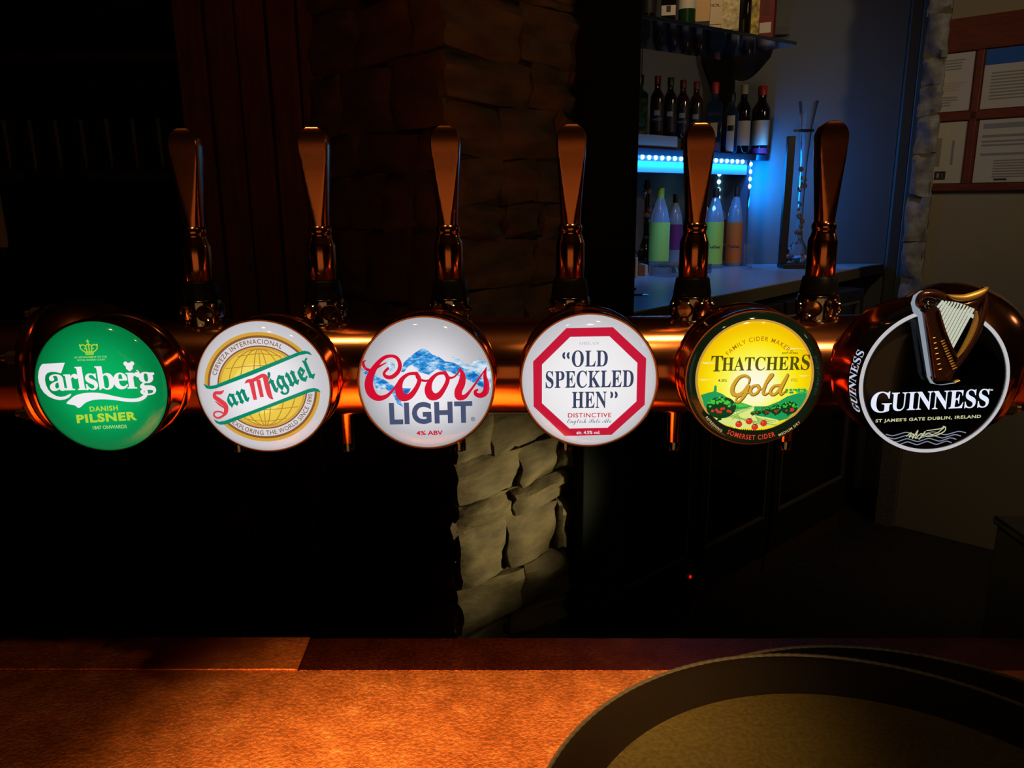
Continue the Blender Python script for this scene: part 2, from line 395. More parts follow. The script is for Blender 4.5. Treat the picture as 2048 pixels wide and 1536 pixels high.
def text_geo(s, off=0, spacing=1.0, res=4):
    k = (s, off, spacing)
    if k in TXT: return TXT[k]
    c = bpy.data.curves.new('text', 'FONT'); c.body = s; c.size = 1; c.offset = off; c.resolution_u = res; c.space_character = spacing
    o = bpy.data.objects.new('text', c); COL.objects.link(o)
    bpy.context.view_layer.update()
    me = o.to_mesh(); v = [(p.co.x, p.co.y) for p in me.vertices]; f = [tuple(p.vertices) for p in me.polygons]
    o.to_mesh_clear(); bpy.data.objects.remove(o); bpy.data.curves.remove(c)
    TXT[k] = (v, f); return TXT[k]
def catmull(P, n=8, closed=False):
    out = []; K = len(P)
    for i in range(K if closed else K-1):
        g = (lambda j: P[j % K]) if closed else (lambda j: P[max(0, min(K-1, j))])
        p0, p1, p2, p3 = g(i-1), g(i), g(i+1), g(i+2)
        for k in range(n):
            t = k/n
            out.append(tuple(.5*((2*b)+(-a+c)*t+(2*a-5*b+4*c-d)*t*t+(-a+3*b-3*c+d)*t**3) for a, b, c, d in zip(p0, p1, p2, p3)))
    if not closed: out.append(tuple(P[-1]))
    return out
class Art:
    """flat print in the pixel frame of the badge; every layer lies a hair above the last"""
    def __init__(s, cx, cy, hx, hy): s.c = (cx, cy, hx, hy); s.let = MB(); s.art = MB(); s.z = .0004
    def l(s, x, y): cx, cy, hx, hy = s.c; return ((x-cx)/hx*RB, -(y-cy)/hy*RB)
    def put(s, mb, pts, faces, m):
        s.z += .00003
        mb.add([(*s.l(x, y), s.z) for x, y in pts], faces, m)
    def poly(s, pts, m, smooth=0, mb=None):
        if smooth: pts = catmull(pts, smooth, True)
        s.put(mb or s.art, pts, [tuple(range(len(pts)))], m)
    def disc(s, x, y, rx, ry, m, n=40): s.poly([(x+rx*cos(2*pi*i/n), y+ry*sin(2*pi*i/n)) for i in range(n)], m)
    def ring(s, x, y, rx, ry, wd, m, n=72, a0=0, a1=360):
        v = []; f = []
        for i in range(n+1):
            a = radians(a0+(a1-a0)*i/n); v += [(x+rx*cos(a), y-ry*sin(a)), (x+(rx-wd)*cos(a), y-(ry-wd)*sin(a))]
        for i in range(n): f.append((2*i, 2*i+1, 2*i+3, 2*i+2))
        s.put(s.art, v, f, m)
    def ribbon(s, pts, m, n=8, mb=None, caps=True, closed=False, dx=0, dy=0, grow=0):
        P = catmull(pts, n, closed); v = []; f = []; K = len(P)
        for i, (x, y, w_) in enumerate(P):
            a = P[i-1] if (i or closed) else P[0]; c = P[(i+1) % K] if (closed or i < K-1) else P[-1]
            tx, ty = c[0]-a[0], c[1]-a[1]; d = hypot(tx, ty) or 1; h = w_/2+grow
            v += [(x+dx-ty/d*h, y+dy+tx/d*h), (x+dx+ty/d*h, y+dy-tx/d*h)]
        for i in range(K if closed else K-1): j = (i+1) % K; f.append((2*i, 2*i+1, 2*j+1, 2*j))
        if caps and not closed:
            for x, y, w_ in (P[0], P[-1]):
                b0 = len(v); r = w_/2+grow
                v += [(x+dx+r*cos(2*pi*i/14), y+dy+r*sin(2*pi*i/14)) for i in range(14)]; f.append(tuple(range(b0, b0+14)))
        s.put(mb or s.art, v, f, m)
    def text(s, t, x0, y0, x1, y1, m, off=0, slope=0, sp=1.0, rot=0, shear=0):
        """fit the ink of t to the box x0..x1, y0 (top)..y1 (bottom)"""
        v, f = text_geo(t, off, sp); xs = [p[0] for p in v]; ys = [p[1] for p in v]
        X0, X1, Y0, Y1 = min(xs), max(xs), min(ys), max(ys); out = []
        for a, c in v:
            u = (a-X0)/(X1-X0)*(x1-x0); h = (c-Y0)/(Y1-Y0)*(y1-y0); u += shear*h
            if rot:
                cr, sr = cos(radians(rot)), sin(radians(rot)); out.append((x0+u*cr-h*sr, y1-(u*sr+h*cr)))
            else: out.append((x0+u, y1-h-slope*u))
        s.put(s.let, out, f, m)
    def arc(s, t, cx, cy, rx, ry, a0, a1, h, m, off=0, sp=1.0, inside=False):
        v, f = text_geo(t, off, sp); xs = [p[0] for p in v]; ys = [p[1] for p in v]
        X0, X1, Y0, Y1 = min(xs), max(xs), min(ys), max(ys); out = []
        for a, c in v:
            an = radians(a0+(a-X0)/(X1-X0)*(a1-a0)); k = (c-Y0)/(Y1-Y0)*h
            k = -k if inside else k
            out.append((cx+(rx+k)*cos(an), cy-(ry+k)*sin(an)))
        s.put(s.let, out, f, m)
def badge(label, center, base_m, roll=0, art=None, Y=.66, R=RB, dome=.0115, drum_m=copper_dark, bezel_m=copper):
    c = PY(*center, Y)
    M = Matrix.Translation(c) @ Matrix.Rotation(radians(90), 4, 'X') @ Matrix.Rotation(radians(roll), 4, 'Z')
    t = thing('tap_badge', label, 'tap badge', M, 'round lit badges along the rail')
    k = R
    s = MB(); s.lathe([(k*.985, -.004), (k*.985, -.012), (k*.965, -.0135), (k*.965, -.036), (k*.985, -.0375), (k*1.0, -.040), (k*1.0, -.045), (k*.93, -.049), (k*.6, -.052)], drum_m, None, 72); s.build('drum', t)
    s = MB(); s.lathe([(k*.985, -.006), (k*1.0, -.004), (k*1.0, -.001), (k*.985, .0008), (k*.965, .0008), (k*.955, -.0005), (k*.955, -.004)], bezel_m, None, 96, caps=False); s.build('bezel', t)
    s = MB(); s.lathe([(k*.958, -.003), (k*.958, 0), (k*.93, .0002), (k*.5, .0003), (.00001, .0003)], base_m, None, 72); face = s.build('face_panel', t)
    if art:
        if art.art.v: art.art.build('artwork', face)
        if art.let.v: art.let.build('lettering', face)
    s = MB(); s.lathe([(k*.956, .0002)]+[(k*.955*q, .0012+dome*(1-q**8)) for q in (1, .985, .97, .955, .94, .92, .90, .875, .85, .82, .78, .73, .66, .55, .35)]+[(.00001, .0012+dome)], lens_m, None, 72, caps=False); s.build('lens', t)
    return t, face
WHITE = pmat('white', 'F1EEF3', 1.0, .36, True)
P_white = pmat('ink white', 'F4F1F4', 1, .12)
# --- green pilsner badge ---------------------------------------------------------------
A = Art(795, 910, 595, 585)
lg = pmat('lime', 'B5DC3C', 1, .15); lgp = pmat('pale lime', 'A9E28A', 1, .2)
for pts in ([(742, 525, 10), (742, 560, 10), (742, 600, 10)],):
    A.ribbon(pts, lg, 3)
for sx in (-1, 1):
    A.ribbon([(742+sx*36, 605, 9), (742+sx*68, 580, 9), (742+sx*72, 555, 9), (742+sx*50, 542, 9), (742+sx*28, 555, 9), (742+sx*20, 600, 9)], lg, 5)
    A.ribbon([(742+sx*20, 600, 8), (742+sx*26, 560, 8), (742+sx*12, 540, 8), (742, 548, 8)], lg, 4)
    A.disc(742+sx*74, 545, 8, 8, lg, 10); A.disc(742+sx*36, 575, 6, 6, lg, 10)
A.poly([(700, 600), (784, 600), (780, 612), (704, 612)], lg); A.poly([(704, 617), (780, 617), (776, 628), (708, 628)], lg)
A.poly([(737, 496), (745, 496), (745, 508), (756, 508), (756, 516), (745, 516), (745, 530), (737, 530), (737, 516), (726, 516), (726, 508), (737, 508)], lg)
A.text('BY APPOINTMENT TO THE', 608, 640, 886, 655, lgp, .012); A.text('ROYAL DANISH COURT', 628, 664, 872, 679, lgp, .012)
A.poly([(516, 690), (400, 693), (320, 695), (295, 720), (275, 760), (262, 805), (260, 850), (268, 900), (290, 945), (325, 980), (370, 1003), (420, 1014), (465, 1008), (500, 993), (522, 972), (527, 958),
        (505, 965), (470, 980), (430, 986), (390, 975), (352, 948), (330, 915), (319, 875), (318, 835), (328, 797), (350, 774), (385, 765), (425, 768), (468, 780)], P_white)
A.text(SERIF('arlsberg'), 350, 728, 1272, 990, P_white, .006, sp=.86)
A.poly([(470, 1045), (510, 1008), (560, 976), (630, 959), (720, 955), (810, 966), (900, 990), (990, 1010), (1070, 1016), (1130, 1003), (1165, 975), (1172, 935), (1196, 952), (1190, 990), (1160, 1022), (1100, 1044), (1010, 1044), (900, 1026), (800, 1016), (710, 1020), (640, 1042), (575, 1087), (540, 1062)], P_white, 3)
for x, y, r in ((1040, 712, 19), (1050, 728, 16), (1096, 712, 19), (1086, 728, 16), (1068, 722, 18), (1055, 748, 17), (1082, 748, 17), (1068, 758, 18)): A.disc(x, y, r, r, P_white, 14)
A.poly([(1052, 758), (1084, 758), (1068, 780)], P_white)
A.ribbon([(1085, 800, 20), (1120, 812, 22), (1142, 800, 16), (1140, 780, 10), (1126, 772, 6)], P_white, 5)
A.ribbon([(1235, 815, 22), (1270, 806, 14)], P_white, 3)
A.text('DANISH', 668, 1076, 916, 1121, lg, .03, .02, 1.15); A.text('PILSNER', 538, 1145, 1070, 1222, lg, .045, .03, 1.12); A.text('1847 ONWARDS', 668, 1248, 970, 1281, lgp, .022, .015)
badge('round green backlit tap badge with white script name and small crown', (203, 774), pmat('green', '07A659', 1.15, .66, True), 1.2, A)
# --- globe lager badge -------------------------------------------------------------------
A = Art(730, 812, 655, 638)
gold = pmat('gold ring', 'DDA63A', 1, .1); brown = pmat('brown ring', '8A5A33', 1, .05); sun = pmat('globe gold', 'F3CE4A', 1, .25); sun2 = pmat('globe pale', 'FBEFA0', 1, .1)
gl_line = pmat('globe line', 'B98632', 1, .1); grn = pmat('banner green', '0A8A6B', 1, .1); red = pmat('banner red', 'E2404A', 1, .05)
G = (720, 817)
A.ring(*G, 550, 520, 30, gold); A.ring(*G, 520, 490, 22, brown); A.ring(*G, 427, 397, 14, brown); A.ring(*G, 412, 382, 22, gold)
A.disc(*G, 392, 364, sun, 64); A.disc(G[0]-40, G[1]+10, 250, 240, pmat('globe mid', 'F7DE6C', 1, .1), 40); A.disc(G[0]-60, G[1]+40, 150, 170, sun2, 40)
for k in (.18, .52, .80):
    for sx in (-1, 1):
        A.ribbon([(G[0]+sx*k*392*cos(radians(a)), G[1]-364*sin(radians(a)), 9) for a in range(-90, 91, 15)], gl_line, 3, caps=False)
A.ribbon([(G[0], 455, 8), (G[0], 1180, 8)], gl_line, 2, caps=False)
for a in (-58, -33, 33, 58):
    yy = G[1]-364*sin(radians(a)); ww = 392*cos(radians(a))
    A.ribbon([(G[0]-ww, yy+(14 if a > 0 else -14), 7), (G[0], yy-(12 if a > 0 else -12), 7), (G[0]+ww, yy+(14 if a > 0 else -14), 7)], gl_line, 6, caps=False)
A.poly([(150, 775), (195, 812), (240, 816), (650, 668), (1100, 484), (1180, 478), (1218, 505), (1290, 520), (1305, 865), (1275, 865), (1235, 840), (1180, 848), (760, 1000), (330, 1160), (265, 1160), (225, 1115), (190, 1060), (150, 960), (122, 850), (124, 790)], WHITE)
A.poly([(163, 772), (185, 815), (225, 826), (280, 818), (650, 690), (1100, 515), (1170, 502), (1220, 517), (1195, 484), (1150, 473), (1090, 486), (640, 652), (270, 788), (215, 795)], grn)
A.poly([(225, 1112), (245, 1150), (285, 1168), (340, 1164), (760, 1012), (1170, 866), (1225, 855), (1275, 866), (1255, 836), (1215, 823), (1160, 832), (750, 982), (330, 1130), (275, 1138)], grn)
A.ribbon([(352, 838, 8), (318, 860, 32), (268, 862, 30), (262, 900, 40), (305, 935, 44), (352, 980, 46), (352, 1040, 40), (322, 1078, 24), (270, 1102, 20), (234, 1080, 18), (245, 1046, 16), (290, 1040, 16), (335, 1062, 18)], red, 7)
A.ribbon([(262, 940, 8), (300, 975, 20), (345, 1010, 10)], red, 5)
A.text(FRAK('an'), 396, 872, 614, 1010, grn, .014, rot=18)
A.ribbon([(560, 772, 6), (590, 752, 30), (645, 742, 34), (740, 700, 34), (775, 730, 40)], red, 6)
A.ribbon([(625, 760, 46), (645, 930, 34)], red, 3, caps=False); A.ribbon([(690, 740, 40), (712, 905, 36)], red, 3, caps=False); A.ribbon([(760, 715, 50), (785, 880, 46), (815, 925, 12)], red, 5, caps=False)
A.text(FRAK('iguel'), 836, 668, 1290, 922, grn, .018, rot=19.5)
A.arc('CERVEZA INTERNACIONAL', *G, 440, 412, 163, 61, 44, brown, .012, 1.15)
A.arc('EXPLORING THE WORLD SINCE 1890', *G, 482, 454, 228, 352, 44, brown, .012, 1.1, inside=True)
badge('round white backlit tap badge with a yellow globe behind a slanted banner', (527, 774), WHITE, .3, A)
# --- mountain lager badge ----------------------------------------------------------------
A = Art(727, 805, 672, 660)
def mountain(name, c0, c1, c2):
    m = bpy.data.materials.new(name); N, L = nt(m); N.clear()
    out = N.new('ShaderNodeOutputMaterial'); e = N.new('ShaderNodeEmission'); L.new(e.outputs[0], out.inputs[0])
    tc = N.new('ShaderNodeTexCoord'); mp = N.new('ShaderNodeMapping'); nz = N.new('ShaderNodeTexNoise'); cr = N.new('ShaderNodeValToRGB')
    mp.inputs['Rotation'].default_value = (0, 0, radians(35)); mp.inputs['Scale'].default_value = (1, 2.2, 1)
    nz.inputs['Scale'].default_value = 95; nz.inputs['Detail'].default_value = 6; nz.inputs['Roughness'].default_value = .65
    L.new(tc.outputs['Object'], mp.inputs[0]); L.new(mp.outputs[0], nz.inputs['Vector']); L.new(nz.outputs[0], cr.inputs[0]); L.new(cr.outputs[0], e.inputs[0])
    el = cr.color_ramp.elements; el[0].position = .40; el[0].color = lin(c0); el[1].position = .62; el[1].color = lin(c2); q = el.new(.5); q.color = lin(c1)
    m.cycles.emission_sampling = 'NONE'; return m
mt1 = mountain('print mountain blue', '0E62B4', '2F9AE0', 'CFE7F4'); mt2 = mountain('print mountain pale', '6FA7D2', 'B7D6EA', 'EEEFF5')
A.poly([(960, 530), (1010, 545), (1060, 570), (1110, 610), (1160, 625), (1200, 590), (1255, 570), (1310, 600), (1350, 640), (1360, 760), (1350, 890), (1290, 860), (1200, 760), (1080, 660)], mt2)
A.poly([(380, 580), (430, 610), (440, 680), (390, 690), (355, 640)], mt2)
A.poly([(100, 650), (170, 690), (250, 720), (330, 770), (420, 830), (520, 850), (580, 850), (560, 890), (470, 960), (500, 1040), (440, 1000), (400, 910), (330, 850), (250, 870), (220, 790), (140, 710)], mt1)
A.poly([(490, 690), (520, 600), (580, 545), (640, 500), (700, 465), (750, 480), (800, 525), (860, 545), (920, 590), (1000, 600), (1080, 650), (1180, 680), (1250, 740), (1310, 800), (1330, 870), (1240, 830), (1140, 770), (1040, 730), (960, 690), (880, 680), (820, 660), (760, 600), (700, 650), (660, 690), (600, 620), (560, 640), (520, 690)], mt1)
A.poly([(700, 590), (760, 590), (830, 665), (760, 720), (700, 700), (650, 690)], mt1)
cr_ = pmat('script red', 'D80F33', 1, .1); ng = pmat('slate', '4A5272', 1, .05)
A.ribbon([(365, 655, 26), (325, 700, 26), (345, 735, 36), (400, 738, 40), (460, 690, 40), (483, 625, 38), (462, 560, 34), (410, 535, 30), (340, 548, 34), (270, 605, 44), (205, 700, 66), (172, 800, 82), (190, 890, 86), (250, 942, 62), (330, 930, 40), (400, 870, 22), (450, 800, 14)], cr_, 9)
A.ribbon([(155, 575, 8), (128, 600, 26), (150, 655, 30), (210, 672, 30), (270, 640, 22), (350, 600, 10)], cr_, 7)
A.ribbon([(640, 705, 34), (560, 712, 30), (490, 770, 46), (462, 860, 74), (490, 930, 88), (560, 930, 60), (625, 860, 46), (665, 770, 40), (640, 705, 34)], cr_, 8)
A.ribbon([(640, 712, 30), (655, 755, 30), (720, 778, 22), (790, 762, 16)], cr_, 6)
A.ribbon([(915, 700, 36), (840, 712, 30), (775, 775, 46), (748, 860, 72), (775, 925, 84), (840, 925, 60), (900, 855, 44), (940, 765, 40), (915, 700, 36)], cr_, 8)
A.ribbon([(915, 705, 30), (945, 745, 28), (1000, 742, 18), (1050, 690, 16), (1068, 650, 10)], cr_, 6)
A.ribbon([(1062, 660, 14), (1085, 720, 50), (1075, 800, 70), (1040, 880, 74), (1045, 935, 70), (1100, 935, 44), (1160, 870, 24), (1240, 760, 18), (1318, 650, 10)], cr_, 8)
A.ribbon([(1314, 655, 12), (1300, 730, 34), (1315, 810, 52), (1305, 885, 60), (1262, 922, 50), (1215, 915, 40), (1204, 885, 32), (1225, 868, 20)], cr_, 8)
A.text('LIGHT', 358, 990, 1172, 1210, ng, .042, .018, 1.1); A.text('\u00ae', 1155, 1135, 1197, 1178, ng, .01)
A.text('4% ABV', 615, 1272, 876, 1317, cr_, .03, .012)
badge('round white backlit tap badge with red script over blue mountains', (852, 767), pmat('cool white', 'EFEDF3', 1.0, .50, True), .0, A)
# --- octagon ale badge -------------------------------------------------------------------
A = Art(757, 772, 678, 668)
red2 = pmat('octagon red', 'CE1B3A', 1, .12); navy = pmat('ale navy', '35405E', 1, .05); grey = pmat('faint grey', 'C4C0C6', 1, .05); gtx = pmat('script grey', '6C6F7E', 1, .05)
A.poly([(535, 256), (980, 252), (1306, 555), (1304, 1012), (985, 1312), (523, 1320), (216, 1020), (214, 575)], red2)
A.poly([(572, 340), (948, 338), (1222, 598), (1222, 977), (945, 1239), (570, 1245), (298, 987), (300, 605)], P_white)
A.text(SERIF('ORLAN'), 660, 388, 852, 418, grey, -.004)
for x, sy in ((510, 1), (552, 1), (980, -1), (1024, -1)):
    y = 520 if sy > 0 else 910
    A.poly([(x+14*sy, y-36*sy), (x-8*sy, y-25*sy), (x-15*sy, y), (x-8*sy, y+24*sy), (x+12*sy, y+38*sy), (x+15*sy, y+18*sy), (x+8*sy, y), (x+14*sy, y-18*sy)], navy)
A.text(SERIF('OLD'), 588, 470, 936, 633, navy, .005, sp=1.04); A.text(SERIF('SPECKLED'), 335, 668, 1190, 840, navy, .005, .004, 1.04); A.text(SERIF('HEN'), 592, 876, 930, 1042, navy, .005, sp=1.04)
A.text('DISTINCTIVE', 553, 1088, 978, 1133, red2, .014, 0, 1.1); A.text(SCRIPT('English Pale Ale'), 545, 1143, 980, 1210, gtx, -.004)
A.text('alc. 4.5% vol.', 638, 1268, 872, 1302, P_white, .02)
badge('round white backlit tap badge with a red edged octagon and dark serif words', (1178, 762), WHITE, .2, A)
# --- orchard cider badge -----------------------------------------------------------------
A = Art(835, 777, 712, 695)
def radial(name, stops, R, cy=0):
    m = bpy.data.materials.new(name); N, L = nt(m); N.clear()
    out = N.new('ShaderNodeOutputMaterial'); e = N.new('ShaderNodeEmission'); L.new(e.outputs[0], out.inputs[0])
    tc = N.new('ShaderNodeTexCoord'); mp = N.new('ShaderNodeMapping'); mp.inputs['Location'].default_value = (0, cy, 0)
    vm = N.new('ShaderNodeVectorMath'); vm.operation = 'LENGTH'; dv = N.new('ShaderNodeMath'); dv.operation = 'DIVIDE'; dv.inputs[1].default_value = R; cr = N.new('ShaderNodeValToRGB')
    L.new(tc.outputs['Object'], mp.inputs[0]); L.new(mp.outputs[0], vm.inputs[0]); L.new(vm.outputs['Value'], dv.inputs[0]); L.new(dv.outputs[0], cr.inputs[0]); L.new(cr.outputs[0], e.inputs[0])
    el = cr.color_ramp.elements; el[0].position = stops[0][0]; el[0].color = lin(stops[0][1]); el[1].position = stops[-1][0]; el[1].color = lin(stops[-1][1])
    for p, h in stops[1:-1]: q = el.new(p); q.color = lin(h)
    m.cycles.emission_sampling = 'NONE'; return m
sky = radial('print sunrise', [(.0, 'FFFDF0'), (.26, 'FFFCCB'), (.46, 'FDF955'), (.72, 'FFE60A'), (1, 'F7C404')], RB*.86, .006)
dk = pmat('cider dark', '14200F', 1, .3, True); ggold = pmat('cider gold', 'D8A347', 1, .2); dgr = pmat('orchard dark', '12401C', 1, .1); mgr = pmat('orchard mid', '22A05A', 1, .1); bgr = pmat('orchard bright', '4CCB3C', 1, .1); fld = pmat('field pale', 'E4EE86', 1, .1); fl2 = pmat('field green', '8FBF5A', 1, .1); app = pmat('apple red', 'E0362A', 1, .1); olive = pmat('cider olive', '55500F', 1, .1); ora = pmat('cider orange', 'C46A12', 1, .1); ltan = pmat('cider tan', 'D6C08A', 1, .2); rd3 = pmat('cider red', 'E3402C', 1, .1)
A.disc(838, 765, 600, 583, ggold, 72); A.disc(838, 762, 574, 560, sky, 72)
for y0, x0, x1 in ((610, 290, 500), (780, 275, 420), (470, 1120, 1340), (745, 1280, 1400)):
    A.poly([(x0, y0-4), (x1, y0+6), (x0+30, y0+16)], pmat('cloud pale', 'FBF08C', 1, .05))
for k in range(-8, 9):
    a = radians(k*9); A.poly([(840+30*sin(a), 1045-20*cos(a)), (840+(190)*sin(a-.018), 1045-150*cos(a)), (840+(190)*sin(a+.018), 1045-150*cos(a))], pmat('ray pale', 'F6F29A', 1, .1))
A.poly([(300, 940), (380, 915), (440, 900), (520, 930), (640, 1020), (720, 1020), (840, 1060), (980, 1060), (1100, 1010), (1180, 960), (1385, 895), (1370, 980), (1330, 1060), (1200, 1190), (840, 1290), (480, 1190), (345, 1060)], mgr)
A.poly([(428, 905), (433, 850), (445, 838), (457, 850), (462, 905)], mgr)
A.poly([(640, 1030), (690, 1018), (760, 1040), (820, 1055), (700, 1070)], bgr)
A.poly([(840, 1060), (700, 1105), (560, 1150), (460, 1160), (520, 1230), (700, 1285), (840, 1290), (1000, 1270), (1120, 1215), (1010, 1180), (860, 1150), (850, 1100)], fld, 3)
for k in range(9):
    A.ribbon([(842, 1068, 2), (760-30*k+240*(k > 4)*0, 1110+4*k, 5), (560+75*k, 1180+14*k-3*k*(k > 5), 9)], fl2, 5)
for k in range(5): A.ribbon([(850, 1120, 3), (900, 1180+8*k, 7), (1080-30*k, 1215+14*k, 8)], fl2, 4)
def tree(x, y, rx, ry, apples, rg):
    A.poly([(x-10*rx/150, y+ry*.5), (x+18*rx/150, y+ry*.5), (x+8*rx/150, y+ry*1.15), (x-40*rx/150, y+ry*1.25)], dgr)
    A.disc(x, y, rx, ry, dgr, 28)
    for i in range(30):
        a = rg.uniform(.05, pi-.05); q = rg.uniform(.45, 1.0); d = rx*.10
        A.disc(x+rx*q*cos(a), y-ry*q*sin(a)*.95-ry*.03, d, d*.8, bgr if rg.random() < .75 else mgr, 8)
    for i in range(apples):
        a = rg.uniform(0, 2*pi); q = rg.uniform(.2, .65); A.disc(x+rx*q*cos(a), y+ry*.25+ry*.5*q*sin(a), rx*.075+3, rx*.075+3, app, 10)
rg = random.Random(5)
for q in range(22): A.disc(1165+rg.random()*205, 905+rg.uniform(-22, 14), 16, 12, bgr if q % 2 else mgr, 8)
tree(840, 1128, 26, 22, 2, rg); tree(890, 1110, 34, 30, 2, rg); tree(965, 1095, 48, 44, 4, rg); tree(1062, 1082, 56, 52, 5, rg); tree(1188, 1060, 86, 66, 7, rg); tree(495, 1050, 150, 112, 9, rg)
inn = catmull([(318, 1070), (355, 1108), (400, 1132), (470, 1190), (560, 1240), (700, 1275), (835, 1284), (980, 1270), (1100, 1222), (1200, 1160), (1290, 1100), (1350, 1040)], 5)
outr = [(838+640*cos(radians(a)), 770+625*sin(radians(a))) for a in range(28, 153, 5)]
A.poly(inn+outr, dk)
for i in range(40):
    x = 430+i*20; y = 1284-((x-835)/480)**2*120; A.poly([(x-12, y+10), (x+12, y+10), (x+rg.uniform(-6, 6), y-rg.uniform(6, 18))], dk)
for x, y in ((675, 1215), (778, 1185), (838, 1243), (925, 1205)):
    A.disc(x, y, 35, 33, app, 18); A.disc(x-10, y-10, 8, 7, pmat('apple light', 'F58A6A', 1, .1), 8)
    A.poly([(x-26, y-40), (x, y-26), (x+26, y-40), (x+4, y-18), (x-4, y-18)], dgr)
A.arc('FAMILY CIDER MAKERS', 838, 762, 395, 385, 141, 41, 44, ora, .006, 1.2)
A.text('EST. 1906', 1062, 488, 1215, 508, olive, .02, 0, 1.2)
A.text(SERIF('T'), 362, 520, 478, 676, olive, .004); A.text(SERIF('HATCHER'), 470, 536, 1248, 674, olive, .004, .008, 1.0); A.text(SERIF('S'), 1256, 512, 1342, 668, olive, .004)
A.text('4.8%', 438, 752, 530, 782, olive, .004); A.text('VOL', 1165, 750, 1235, 782, olive, .0, 0, 1.2)
gd = pmat('gold script', 'D9A32E', 1, .1); gs = pmat('gold shadow', '7A5A12', 1, .1)
S = [[(745, 790, 14), (748, 745, 16), (700, 716, 22), (640, 740, 30), (592, 815, 36), (585, 880, 36), (625, 912, 30), (690, 885, 24), (742, 815, 26), (728, 870, 30), (700, 930, 28), (660, 980, 20), (628, 975, 18), (640, 935, 14), (710, 905, 12), (765, 880, 12)],
     [(835, 815, 22), (790, 825, 24), (765, 870, 26), (790, 908, 24), (835, 890, 22), (855, 845, 20), (835, 815, 20), (850, 850, 12), (890, 850, 12)],
     [(885, 855, 14), (940, 770, 18), (978, 715, 18), (955, 712, 20), (915, 800, 28), (895, 880, 28), (915, 908, 18), (950, 890, 12)],
     [(1055, 815, 22), (1000, 825, 24), (965, 875, 26), (990, 910, 24), (1035, 885, 22), (1085, 790, 22), (1128, 708, 22), (1095, 790, 28), (1065, 870, 28), (1080, 908, 18), (1120, 870, 8)]]
for r in S: A.ribbon(r, gs, 8, A.let, dx=5, dy=5, grow=5)
for r in S: A.ribbon(r, gd, 8, A.let)
A.arc('REFRESHING', 835, 770, 632, 618, 217, 238, 26, ltan, .02, 1.2, inside=True); A.arc('SOMERSET CIDER', 835, 770, 620, 606, 243, 290.5, 50, rd3, .016, 1.2, inside=True); A.arc('MEDIUM DRY', 835, 770, 636, 622, 293.5, 316.5, 26, ltan, .02, 1.2, inside=True)
badge('round yellow backlit tap badge with orchard picture and dark border', (1508, 757), dk, .0, A)
# --- black stout badge with harp ---------------------------------------------------------
RB2 = .0640
A = Art(872, 868, 638*RB/RB2, 602*RB/RB2)
lit = pmat('cold lit white', 'E6EEFF', 1.0, .0); blkp = mat('black gloss print', (.004, .004, .006, 1), .12); crm = pmat('cream print', 'CFCFA0', .9, .0); ringw = pmat('lit ring', 'CCC9CC', .85, .0, True); halo = pmat('blue halo', '1B2A60', .45, 0)
tx, fx = text_geo(SERIF('GUINNESS'), 0)
A.text(SERIF('G'), 352, 940, 532, 1116, lit, .004); A.text(SERIF('UINNESS'), 524, 948, 1352, 1106, lit, .004, .018, .98)
A.text('TM', 1346, 938, 1374, 952, lit, .01)
A.text("ST JAMES'S GATE DUBLIN, IRELAND", 405, 1170, 1300, 1206, crm, .03, .024, 1.12)
wv = pmat('wave line', '8F97A8', .8, 0)
for k in range(4):
    A.ribbon([(505+k*22+i*(680-k*60)/12, 1300+k*27+(13 if i % 4 == 1 else -13 if i % 4 == 3 else 0), 8) for i in range(13)], wv, 4)
A.ribbon([(680, 1320, 6), (720, 1290, 8), (705, 1330, 8), (740, 1300, 7), (735, 1340, 8), (775, 1270, 8), (760, 1340, 8), (800, 1300, 7), (820, 1310, 7), (790, 1350, 7), (840, 1280, 9), (820, 1320, 8), (870, 1300, 8), (900, 1310, 8), (950, 1290, 7), (1000, 1245, 9), (960, 1262, 8), (850, 1275, 7)], crm, 6, A.let)
A.ribbon([(850, 1325, 6), (930, 1318, 8), (1000, 1285, 9), (1008, 1250, 8), (985, 1240, 6)], crm, 6, A.let)
c6 = PY(1868, 763.5, .645)
M6 = Matrix.Translation(c6) @ Matrix.Rotation(radians(90), 4, 'X') @ Matrix.Rotation(radians(.9), 4, 'Z')
gb = thing('tap_badge', 'round black tap badge with harp relief and white lit rim, farthest right', 'tap badge', M6, 'round lit badges along the rail')
k = RB2
s = MB(); s.lathe([(k*.975, -.022), (k*.945, -.024), (k*.95, -.050), (k*1.0, -.054), (k*1.02, -.058), (k*.99, -.062), (k*.6, -.066)], copper_dark, None, 72); s.build('drum', gb)
s = MB(); s.lathe([(k*.97, -.0235), (k*1.0, -.022), (k*1.0, -.002), (k*.99, .0)], black_gloss, None, 96, caps=False); hs = s.build('housing', gb)
s = MB(); s.lathe([(k*.99, -.001), (k*.988, .0006), (k*.95, .0016), (k*.942, .0006), (k*.942, -.001)], ringw, None, 96, caps=False); s.build('lit_ring', gb)
s = MB(); s.lathe([(k*.944, -.002), (k*.944, 0), (k*.93, .0003), (.00001, .0003)], blkp, None, 72); fc = s.build('face_panel', gb)
A.art.build('artwork', fc); A.let.build('lettering', fc)
s = MB(); s.lathe([(k*.942, .0004)]+[(k*.94*cos(pi/2*i/14), .0012+.006*sin(pi/2*i/14)) for i in range(14)]+[(.00001, .0072)], lens_m, None, 72, caps=False); s.build('lens', gb)
